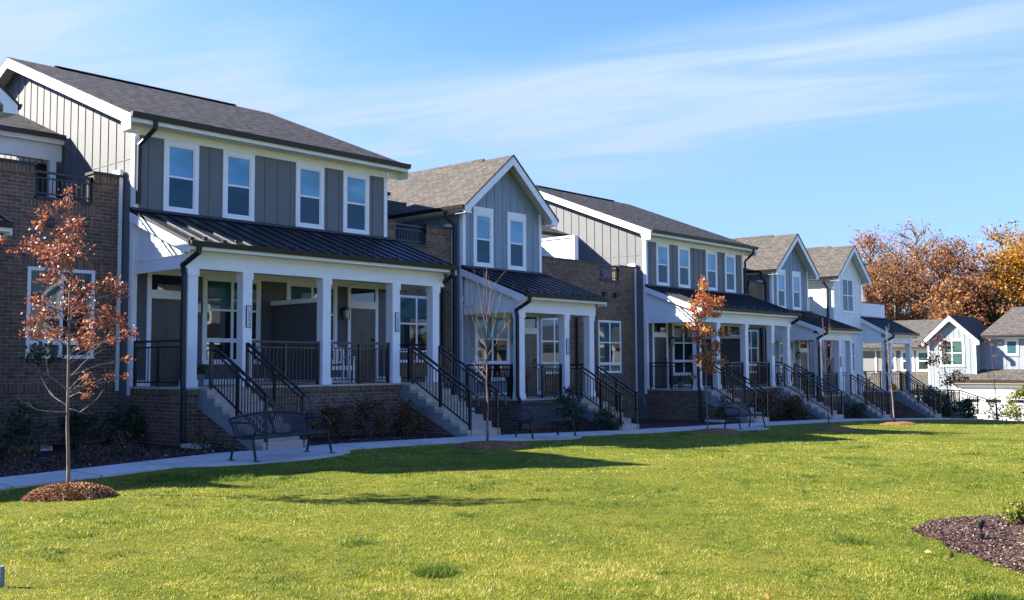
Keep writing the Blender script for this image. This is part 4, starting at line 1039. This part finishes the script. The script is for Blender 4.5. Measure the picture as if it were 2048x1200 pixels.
young_tree('young_tree', 'young tree with sparse dark red leaves by the last stairs, far right', (52.6, 17.6, G(52.6)), 38, (1875, 660),
    [[(1893,800),(1880,760),(1865,720)], [(1893,780),(1900,750)], [(1893,800),(1905,770),(1915,755)]],
    [(1866,686,9),(1852,694,6),(1878,700,8),(1886,712,7),(1872,720,9),(1862,728,9),(1852,732,6),(1888,724,7),(1893,700,6),(1880,690,7),(1896,730,5),(1905,748,7),(1890,758,9),(1912,762,6),(1898,770,6),(1880,770,6),(1922,760,4)],
    BARK, LEAF_DRED, .03, .11, 26, pxy=(1897, 838), depth=.5)
young_tree('young_tree', 'thin dark sapling with a few pink-red leaves before the garage house', (58.5, 17.2, G(58.5)), 34.5, (1978, 690),
    [[(1985,790),(1975,760),(1970,735)], [(1985,770),(1995,745)], [(1984,745),(1992,715)]], [(1975,690,4),(1983,700,3),(1985,722,3),(1993,698,3)], BARK, LEAF_MAP, .025, .10, 10, pxy=(1987, 842), depth=.3)

def shrub(name, label, x, y, rx, ry, h, mat, n, leaf=.06, blooms=None, nb=0, group=None, cat='shrub', zoff=.02):
    P = empty(name, (x, y, G(x)+zoff), label, cat, random.uniform(0, 6), group)
    b = MB(); k = 9
    tips = []
    for i in range(k*2):
        a = random.uniform(0, 6.28); r = math.sqrt(random.random()); e = Vector((rx*r*math.cos(a), ry*r*math.sin(a), h*random.uniform(.6, 1)*(1-.35*r)))
        b.tube([(e.x*.15, e.y*.15, -.03), e*.55+Vector((0, 0, h*.08)), e], .009, 5, .003, cap=False); tips.append(e)
    b.build('stems', BARK, P)
    cl = []
    for i in range(26):
        a = random.uniform(0, 6.28); r = math.sqrt(random.random()); z = random.uniform(.12, .95)
        w = math.sqrt(max(.05, 1-(2*z-.85)**2*.75)); cl.append((rx*r*w*.9*math.cos(a), ry*r*w*.9*math.sin(a), h*z, min(rx, h)*.32, n//26+1))
    leaves('foliage', mat, cl, P, leaf)
    if blooms:
        leaves('blooms', blooms, [(t.x*random.uniform(.6, 1.05), t.y*random.uniform(.6, 1.05), t.z*random.uniform(.5, 1.08), .085, nb) for t in tips+tips], P, .045, 1)
    return P
GH = 'hydrangeas in front of the porch walls'; GE = 'dark evergreen shrubs in the foundation bed'
for i, (x, y, rx, h, l) in enumerate([(13.9, 18.9, .42, .65, 'browned hydrangea right behind the long bench'), (14.9, 18.9, .5, .85, 'browned hydrangea below the middle of the nearest porch'), (15.9, 18.8, .55, .95, 'largest browned hydrangea below the white porch bench'), (16.9, 18.6, .5, .85, 'orange-tinged hydrangea at the foot of the nearest right stairs')]):
    shrub('hydrangea', l, x, y, rx, rx*.9, h, HYDR, 800, .06, HYDR, 34, GH)
shrub('hydrangea', 'orange-tinged hydrangea beside the right stairs of the second gray house', 37.2, 19.6, .8, .6, 1.2, HYDR, 1100, .1, HYDR, 30, GH)
shrub('hydrangea', 'low brown hydrangea on the bed left of the second gray house right stairs', 38.3, 19.0, .6, .5, .9, HYDR, 900, .1, HYDR, 30, GH)
for x, y, rx, h, l in [(8.1, 19.6, .55, 1.0, 'dark evergreen shrub under the brick wall at the left edge of picture'), (9.9, 21.0, .6, .75, 'dark evergreen shrub left behind the rust-red young tree'), (11.0, 21.3, .5, .85, 'dark evergreen shrub beside the nearest house corner'),
        (22.7, 18.4, .5, .95, 'dark evergreen shrub behind the second bench'), (23.7, 18.9, .45, 1.3, 'tall leggy evergreen climbing before the first blue-gray porch'), (24.3, 18.0, .5, .6, 'low evergreen at the foot of the first blue-gray house stairs'),
        (33.6, 19.4, .42, .95, 'small conical evergreen before the second gray house wall'), (43.8, 19.6, .7, .8, 'dark evergreen between the far stairs of the gray and blue-gray houses'), (45.6, 19.5, .6, .7, 'low evergreen before the farther blue-gray porch')]:
    shrub('evergreen_shrub', l, x, y, rx, rx*.85, h, LEAF_GRN, 1500, .06, None, 0, GE)
shrub('magnolia_shrub', 'dark broad-leaved shrub behind railings at the far end of the row', 56.3, 19.6, 1.1, .9, 1.5, LEAF_GRN, 1600, .16)
shrub('evergreen_shrub', 'broad dark shrub at the foot of the white end house stairs', 57.9, 18.6, .8, .6, 1.1, LEAF_GRN, 900, .13, None, 0, GE)
shrub('lime_shrub', 'yellow-green shrub at right edge before the garage door', 63.2, 17.3, 1.1, 1.1, 2.0, LEAF_LIME, 1400, .14)
shrub('dry_shrub', 'thin dark shrub left of the yellow-green one before the garage', 62.0, 18.4, .8, .7, 1.3, LEAF_GRN, 260, .12)
shrub('bed_plant', 'yellow-green leafy plant at right edge behind the garden spotlight', 11.5, 3.12, .34, .22, .22, LEAF_LIME, 1500, .035)
shrub('rose_bush', 'straggly green plant half cut off by the right edge of the lawn', 14.75, 3.75, .35, .3, .55, LEAF_OLIVE, 500, .045)
for i, (x, y, h) in enumerate([(7.2, 17.6, .35), (8.6, 17.9, .4), (9.6, 18.6, .45), (11.2, 18.3, .35)]):
    shrub('dry_perennial', ['low dry plant at far left by the sidewalk', 'low dry plant before the far left brick wall', 'low dry plant behind the rust-red tree', 'low dry plant left of the nearest stairs'][i], x, y, .35, .3, h, HYDR, 260, .05, group='dry low plants in the bed')
P = empty('staked_sapling', (8.65, 20.2, G(8)), 'slim staked sapling before the far left brick window', 'sapling')
MB().tube([(0, 0, 0), (.02, 0, 1.3), (0, .02, 2.1)], .03, 7, .008).build('trunk', BARK, P)
leaves('leaves', LEAF_GRN, [(.0, 0, 2.0, .3, 90), (.2, .05, 1.85, .25, 60), (-.15, 0, 1.9, .2, 40)], P, .09)

# mulch rings and the right-hand bed ------------------------------------
def ring(x, y, rx, ry, label, n=1500, h=.11):
    m = MB(); k = 36; R_ = 7; v = [(x, y, G(x)+h)]; f = []
    for i in range(1, R_+1):
        t = i/R_
        for j in range(k):
            a = 2*math.pi*j/k; w = 1+.06*math.sin(3*a+x)+.04*math.sin(7*a)
            X, Y = x+rx*t*w*math.cos(a), y+ry*t*w*math.sin(a)
            v.append((X, Y, G(X)+h*(1-t**3)-.02*(t == 1)+.012*random.random()))
    for j in range(k): f.append((0, 1+j, 1+(j+1) % k))
    for i in range(R_-1):
        for j in range(k): f.append((1+i*k+j, 1+(i+1)*k+j, 1+(i+1)*k+(j+1) % k, 1+i*k+(j+1) % k))
    g = m.add(v, f).build('mulch_ring', MULCHR, smooth=True); tag(g, label, 'mulch', 'mulch rings under the young trees')
    r = np.sqrt(rng.random(n)); a = rng.random(n)*6.283; X = x+rx*1.03*r*np.cos(a); Y = y+ry*1.03*r*np.sin(a)
    Zg = np.array([G(q) for q in X])+h*(1-r**3)+.005
    chips(X, Y, Zg, CHIP, g, L_=.04)
def chips(X, Y, Zg, mat, parent=None, name='wood_chips', L_=.06):
    n = len(X); a = rng.random(n)*6.283; l = L_*(.4+.9*rng.random(n)); w = (.0045 if L_ < .05 else .008)*(.6+rng.random(n)); tz = rng.normal(0, .35, n)
    C = np.stack([X, Y, Zg+.012*rng.random(n)], 1); d = np.stack([np.cos(a)*np.cos(tz), np.sin(a)*np.cos(tz), np.sin(tz)], 1)*l[:, None]/2
    e = np.stack([-np.sin(a), np.cos(a), rng.normal(0, .4, n)], 1)*w[:, None]
    v = np.stack([C-d-e, C+d-e, C+d+e, C-d+e], 1).reshape(-1, 3); b = np.arange(n)*4
    return np_mesh(name, v, np.stack([b, b+1, b+2, b+3], 1).ravel(), 4, mat, parent, np.repeat(np.clip(rng.normal(.5, .25, n), 0, 1), 4))
ring(6.07, 13.2, .56, .60, 'orange mulch ring around the rust-red young tree', 16000, .17)
ring(15.7, 14.7, .85, .8, 'shaded mulch ring around the bare young tree', 1200)
ring(26.5, 15.6, .8, .7, 'shaded mulch ring around the orange-red young tree', 600)
ring(31.1, 14.1, .8, .7, 'mulch ring of the very thin young tree', 500)
ring(37.2, 14.4, .8, .7, 'sunlit orange mulch ring before the white end house', 500)

BX = [(10.34, 3.87), (10.99, 3.96), (11.46, 3.84), (11.75, 3.75), (12.3, 3.4), (12.4, 2.8), (11.0, 2.1), (8.6, 1.7), (8.3, 2.0), (8.86, 2.45), (8.99, 2.62), (9.25, 2.88), (9.45, 3.04), (9.6, 3.24), (9.95, 3.47)]
def bed():
    n = len(BX); cx = sum(p[0] for p in BX)/n; cy = sum(p[1] for p in BX)/n; v = []; f = []; R_ = 8; K = n*4
    ring_ = []
    for i in range(n):
        a, b = BX[i], BX[(i+1) % n]
        for j in range(4): ring_.append((a[0]+(b[0]-a[0])*j/4+random.uniform(-.03, .03), a[1]+(b[1]-a[1])*j/4+random.uniform(-.03, .03)))
    v.append((cx, cy, G(cx)+.045+undul(cx, cy)))
    for i in range(1, R_+1):
        t = i/R_
        for q in ring_:
            X, Y = cx+(q[0]-cx)*t, cy+(q[1]-cy)*t; v.append((X, Y, G(X)+undul(X, Y)+(.035 if i < R_-1 else (.015 if i < R_ else -.03))+.015*random.random()))
    for j in range(K): f.append((0, 1+j, 1+(j+1) % K))
    for i in range(R_-1):
        for j in range(K): f.append((1+i*K+j, 1+(i+1)*K+j, 1+(i+1)*K+(j+1) % K, 1+i*K+(j+1) % K))
    tag(MB().add(v, f).build('bark_bed', MULCHB, smooth=True), kind='structure')
    X, Y, T_ = [], [], []
    while len(X) < 22000:
        a = random.randrange(K); t = math.sqrt(random.random())*1.03; b = (a+1) % K; s = random.random()
        q = (ring_[a][0]*(1-s)+ring_[b][0]*s, ring_[a][1]*(1-s)+ring_[b][1]*s); X.append(cx+(q[0]-cx)*t); Y.append(cy+(q[1]-cy)*t); T_.append(t)
    o = chips(np.array(X), np.array(Y), np.array([G(x)+undul(x, y)+.012+.03*(1-min(1, tt)**5) for x, y, tt in zip(X, Y, T_)]), CHIPD, None, 'bark_chips', .038)
    tag(o, 'dark bark chips covering the bed at lower right', 'bark chips', kind='stuff')
bed()
# chips of the long foundation bed
n = 14000; X = rng.random(n)**1.5*24+5; Y = np.array([far_edge(x) for x in X])+.02+rng.random(n)*3.2
o = chips(X, Y, np.interp(X, GX, GZ)+.025, CHIPD, None, 'bed_chips', .06); tag(o, 'dark mulch chips in the foundation bed', 'mulch chips', kind='stuff')

# ------------------------------------------------------------------ grass
def inpoly(X, Y, poly):
    ins = np.zeros(len(X), bool); j = len(poly)-1
    for i in range(len(poly)):
        xi, yi = poly[i]; xj, yj = poly[j]
        c = ((yi > Y) != (yj > Y)) & (X < (xj-xi)*(Y-yi)/(yj-yi+1e-12)+xi); ins ^= c; j = i
    return ins
def vnoise(X, Y, s, seed):
    """cheap value noise"""
    r = np.random.default_rng(seed); T = r.random((64, 64)); x = X*s; y = Y*s
    xi = np.floor(x).astype(int); yi = np.floor(y).astype(int); fx = x-xi; fy = y-yi; fx = fx*fx*(3-2*fx); fy = fy*fy*(3-2*fy)
    g = lambda a, b: T[a % 64, b % 64]
    return (g(xi, yi)*(1-fx)+g(xi+1, yi)*fx)*(1-fy)+(g(xi, yi+1)*(1-fx)+g(xi+1, yi+1)*fx)*fy
def grass():
    Xs, Ys = [], []
    def band(d0, d1, dens):
        # blades over the wedge of lawn in front of the camera, thinning with distance
        a0, a1 = YAW-.52, YAW+.56
        n = int((a1-a0)/2*(d1*d1-d0*d0)*dens); r = np.sqrt(rng.random(n)*(d1*d1-d0*d0)+d0*d0); a = a0+(a1-a0)*rng.random(n)
        Xs.append(r*np.sin(a)); Ys.append(r*np.cos(a))
    band(5.6, 9, 7500); band(9, 13, 4200); band(13, 20, 2100); band(20, 32, 850); band(32, 50, 260)
    X = np.concatenate(Xs); Y = np.concatenate(Ys)
    # clumping
    cl = vnoise(X, Y, 3.3, 5)*.4+vnoise(X, Y, 11, 6)*.6; rr = rng.random(len(X))*6.28; fine = cl
    k = (Y < np.interp(X, FX, FY)-WD+.02) & (X < 56) & (rng.random(len(X)) < .15+cl*1.3) & ~inpoly(X, Y, BX)
    for x, y, rx, ry in ((6.07, 13.2, .54, .58), (15.7, 14.7, .8, .76), (26.5, 15.6, .76, .66), (31.1, 14.1, .76, .66), (37.2, 14.4, .76, .66)): k &= ((X-x)/rx)**2+((Y-y)/ry)**2 > 1
    for x, y, rx, ry in ((10.9, 16.15, 2.05, 1.0), (18.7, 16.3, 1.7, 1.0), (28.9, 16.6, 1.6, 1.1)): k &= ((X-x)/rx)**2+((Y-y)/ry)**2 > 1
    X, Y = X[k], Y[k]; cl = cl[k]; n = len(X); D = np.hypot(X, Y)
    Z = np.interp(X, GX, GZ)
    ux = [noise.noise((x*.25, y*.25, 3)) for x, y in zip(X[:0], Y[:0])]
    # undulation on a grid, bilinear
    gx = np.arange(-6, 62, .3); gy = np.arange(-2, 17, .3); U = np.array([[undul(a, b) for b in gy] for a in gx])
    ix = np.clip((X+6)/.3, 0, len(gx)-2); iy = np.clip((Y+2)/.3, 0, len(gy)-2); i0 = ix.astype(int); j0 = iy.astype(int); fx, fy = ix-i0, iy-j0
    Z = Z+(U[i0, j0]*(1-fx)+U[i0+1, j0]*fx)*(1-fy)+(U[i0, j0+1]*(1-fx)+U[i0+1, j0+1]*fx)*fy
    tall = vnoise(X, Y, .9, 8); clump = (vnoise(X, Y, 1.7, 21) > .86)
    h = (.008+.026*rng.random(n)**1.5)*(.6+.6*tall)*(.35+1.3*cl)*(1+.9*clump)*np.where(D > 20, 1.1, 1)
    w = .0021*(1+D/11)*(.7+.6*rng.random(n))
    a = rng.random(n)*6.283; ln = h*(.3+.9*rng.random(n)); b = rng.random(n)*6.283
    C = np.stack([X, Y, Z-.004], 1); e = np.stack([np.cos(a), np.sin(a), 0*a], 1)*w[:, None]
    tip = C+np.stack([np.cos(b)*ln, np.sin(b)*ln, h], 1)
    v = np.stack([C-e, C+e, tip], 1).reshape(-1, 3)
    t = .50+.30*(vnoise(X, Y, .55, 31)-.5)+.34*(vnoise(X, Y, 2.6, 32)-.5)+.34*(vnoise(X, Y, 9, 33)-.5)+rng.normal(0, .21, n)-.26*clump
    t += (rng.random(n) < .03)*.4
    o = np_mesh('grass', v, np.arange(3*n), 3, GRASS, None, np.repeat(np.clip(t, 0, 1), 3))
    tag(o, 'yellow-green lawn grass', 'grass', kind='stuff'); print('blades', n)
grass()
# a few dry fallen leaves
n = 90; r = np.sqrt(rng.random(n))*22+6; a = YAW+.5*(rng.random(n)*2-1); X = r*np.sin(a); Y = r*np.cos(a); k = Y < np.interp(X, FX, FY)-1.4; X, Y = X[k], Y[k]
C = [(x, y, G(x)+undul(x, y)+.035, .001, 1) for x, y in zip(X, Y)]
tag(leaves('fallen_leaves', CHIP, C, None, .055), 'scattered dry leaves on the lawn', 'leaves', kind='stuff')
def tuft(x, y, r, label):
    n = 900; R_ = np.sqrt(rng.random(n))*r; a = rng.random(n)*6.283; X = x+R_*np.cos(a); Y = y+R_*np.sin(a); h = .03+.06*rng.random(n); b = rng.random(n)*6.283
    Z = np.array([G(p)+undul(p, q) for p, q in zip(X, Y)]); C = np.stack([X, Y, Z], 1); e = np.stack([np.cos(b), np.sin(b), 0*b], 1)*.004
    ln = h*(.3+.7*rng.random(n)); c = rng.random(n)*6.283; tip = C+np.stack([np.cos(c)*ln, np.sin(c)*ln, h], 1)
    o = np_mesh('grass_tuft', np.stack([C-e, C+e, tip], 1).reshape(-1, 3), np.arange(3*n), 3, GRASS, None, np.repeat(np.clip(rng.normal(.22, .12, n), 0, 1), 3)); tag(o, label, 'grass tuft', kind=None)
tuft(5.9, 6.15, .17, 'darker taller grass tuft at bottom centre of the lawn'); tuft(8.7, 13.6, .35, 'bright tall grass tuft on the lawn before the long bench')

# ------------------------------------------------------------------ big trees behind
def big_tree(name, label, x, y, h, crown_r, mat, n, bare=.25, leaf=.35, lo=.3, group='autumn trees behind the houses', seed=1, bk=BARK, shape=1.0):
    rd = random.Random(seed); P = empty(name, (x, y, G(x)), label, 'tree', 0, group)
    b = MB(); H = h; b.tube([(0, 0, -.3), (rd.uniform(-.2, .2), 0, H*.25), (rd.uniform(-.4, .4), 0, H*.5), (rd.uniform(-.4, .4), 0, H*.85)], .34, 8, .06); b.build('trunk', bk, P, smooth=True)
    lm = MB(); cl = []; 
    for i in range(70):
        z = H*(lo+(.97-lo)*rd.random()**.85); t = (z/H-lo)/(1-lo); R_ = crown_r*math.sqrt(max(.06, 1-(2*t**shape-.75)**2*.72))
        a = rd.uniform(0, 6.28); r = R_*rd.uniform(.45, 1.0); c = Vector((r*math.cos(a), r*math.sin(a), z)); s = Vector((0, 0, max(H*.2, z-r*.8)))
        mid = s.lerp(c, .5)+Vector((rd.uniform(-.4, .4), rd.uniform(-.4, .4), rd.uniform(0, .5))); lm.tube([s, mid, c], .10, 5, .02, cap=False)
        for _ in range(5):
            e = c+Vector((rd.uniform(-1, 1), rd.uniform(-1, 1), rd.uniform(-.3, 1.1)))*crown_r*.3; lm.tube([mid.lerp(c, rd.random()), (c+e)/2+Vector((0, 0, .1)), e], .035, 4, .008, cap=False)
            if rd.random() > bare: cl.append((e.x, e.y, e.z, crown_r*rd.uniform(.12, .24), int(n/260*rd.uniform(.5, 1.6))))
        if rd.random() > bare: cl.append((c.x, c.y, c.z, crown_r*.22, int(n/200)))
    lm.build('limbs', bk, P)
    leaves('crown', mat, cl, P, leaf, .8)
    return P
big_tree('autumn_tree', 'sparse salmon-orange tree rising just behind the white end house', 98, 40.2, 16.9, 3.2, LEAF_SALM, 5000, .45, .2, .4, seed=2, bk=BARKL)
big_tree('autumn_tree', 'mostly bare grey-twigged tree behind the rust crowns', 106, 38.6, 18.6, 4.2, LEAF_SALM, 2200, .75, .22, .35, seed=3, bk=BARKL)
big_tree('autumn_tree', 'rust-brown crown left of centre above the taupe roof', 95, 36.6, 13.6, 4.3, LEAF_RUST, 9000, .35, .2, .2, seed=4)
big_tree('autumn_tree', 'largest rust-red domed tree above the pale gable', 96, 32.6, 14.2, 5.2, LEAF_RUST, 15000, .3, .2, .15, seed=5)
big_tree('autumn_tree', 'rust tree filling the gap right of the white house', 90, 37.4, 11.2, 3.4, LEAF_RUST, 8000, .25, .22, .2, seed=6)
big_tree('autumn_tree', 'golden yellow tree at right edge above the garage house roof', 98, 25.4, 14.4, 4.4, LEAF_GOLD, 14000, .18, .24, .2, seed=7)
big_tree('autumn_tree', 'thin pale gold tree tops between rust dome and golden tree', 108, 30.8, 17.2, 3.6, LEAF_GOLD, 5000, .35, .26, .35, seed=8, bk=BARKL)
big_tree('evergreen_tree', 'dark olive evergreen under the golden tree', 92, 27.0, 9.6, 2.4, LEAF_OLIVE, 7000, .05, .2, .15, seed=9)
big_tree('evergreen_tree', 'dark green tree showing through behind the salmon-orange crown', 104, 42.3, 14.3, 2.8, LEAF_OLIVE, 7000, .15, .3, .3, seed=10)
big_tree('autumn_tree', 'orange tree beyond the right edge behind the garage house', 94, 19.8, 14.0, 4.4, LEAF_GOLD, 12000, .1, .32, .2, seed=11)
big_tree('autumn_tree', 'rust tree low behind the taupe roof beside golden trees', 91, 29.0, 10.8, 3.6, LEAF_RUST, 11000, .1, .3, .15, seed=12)
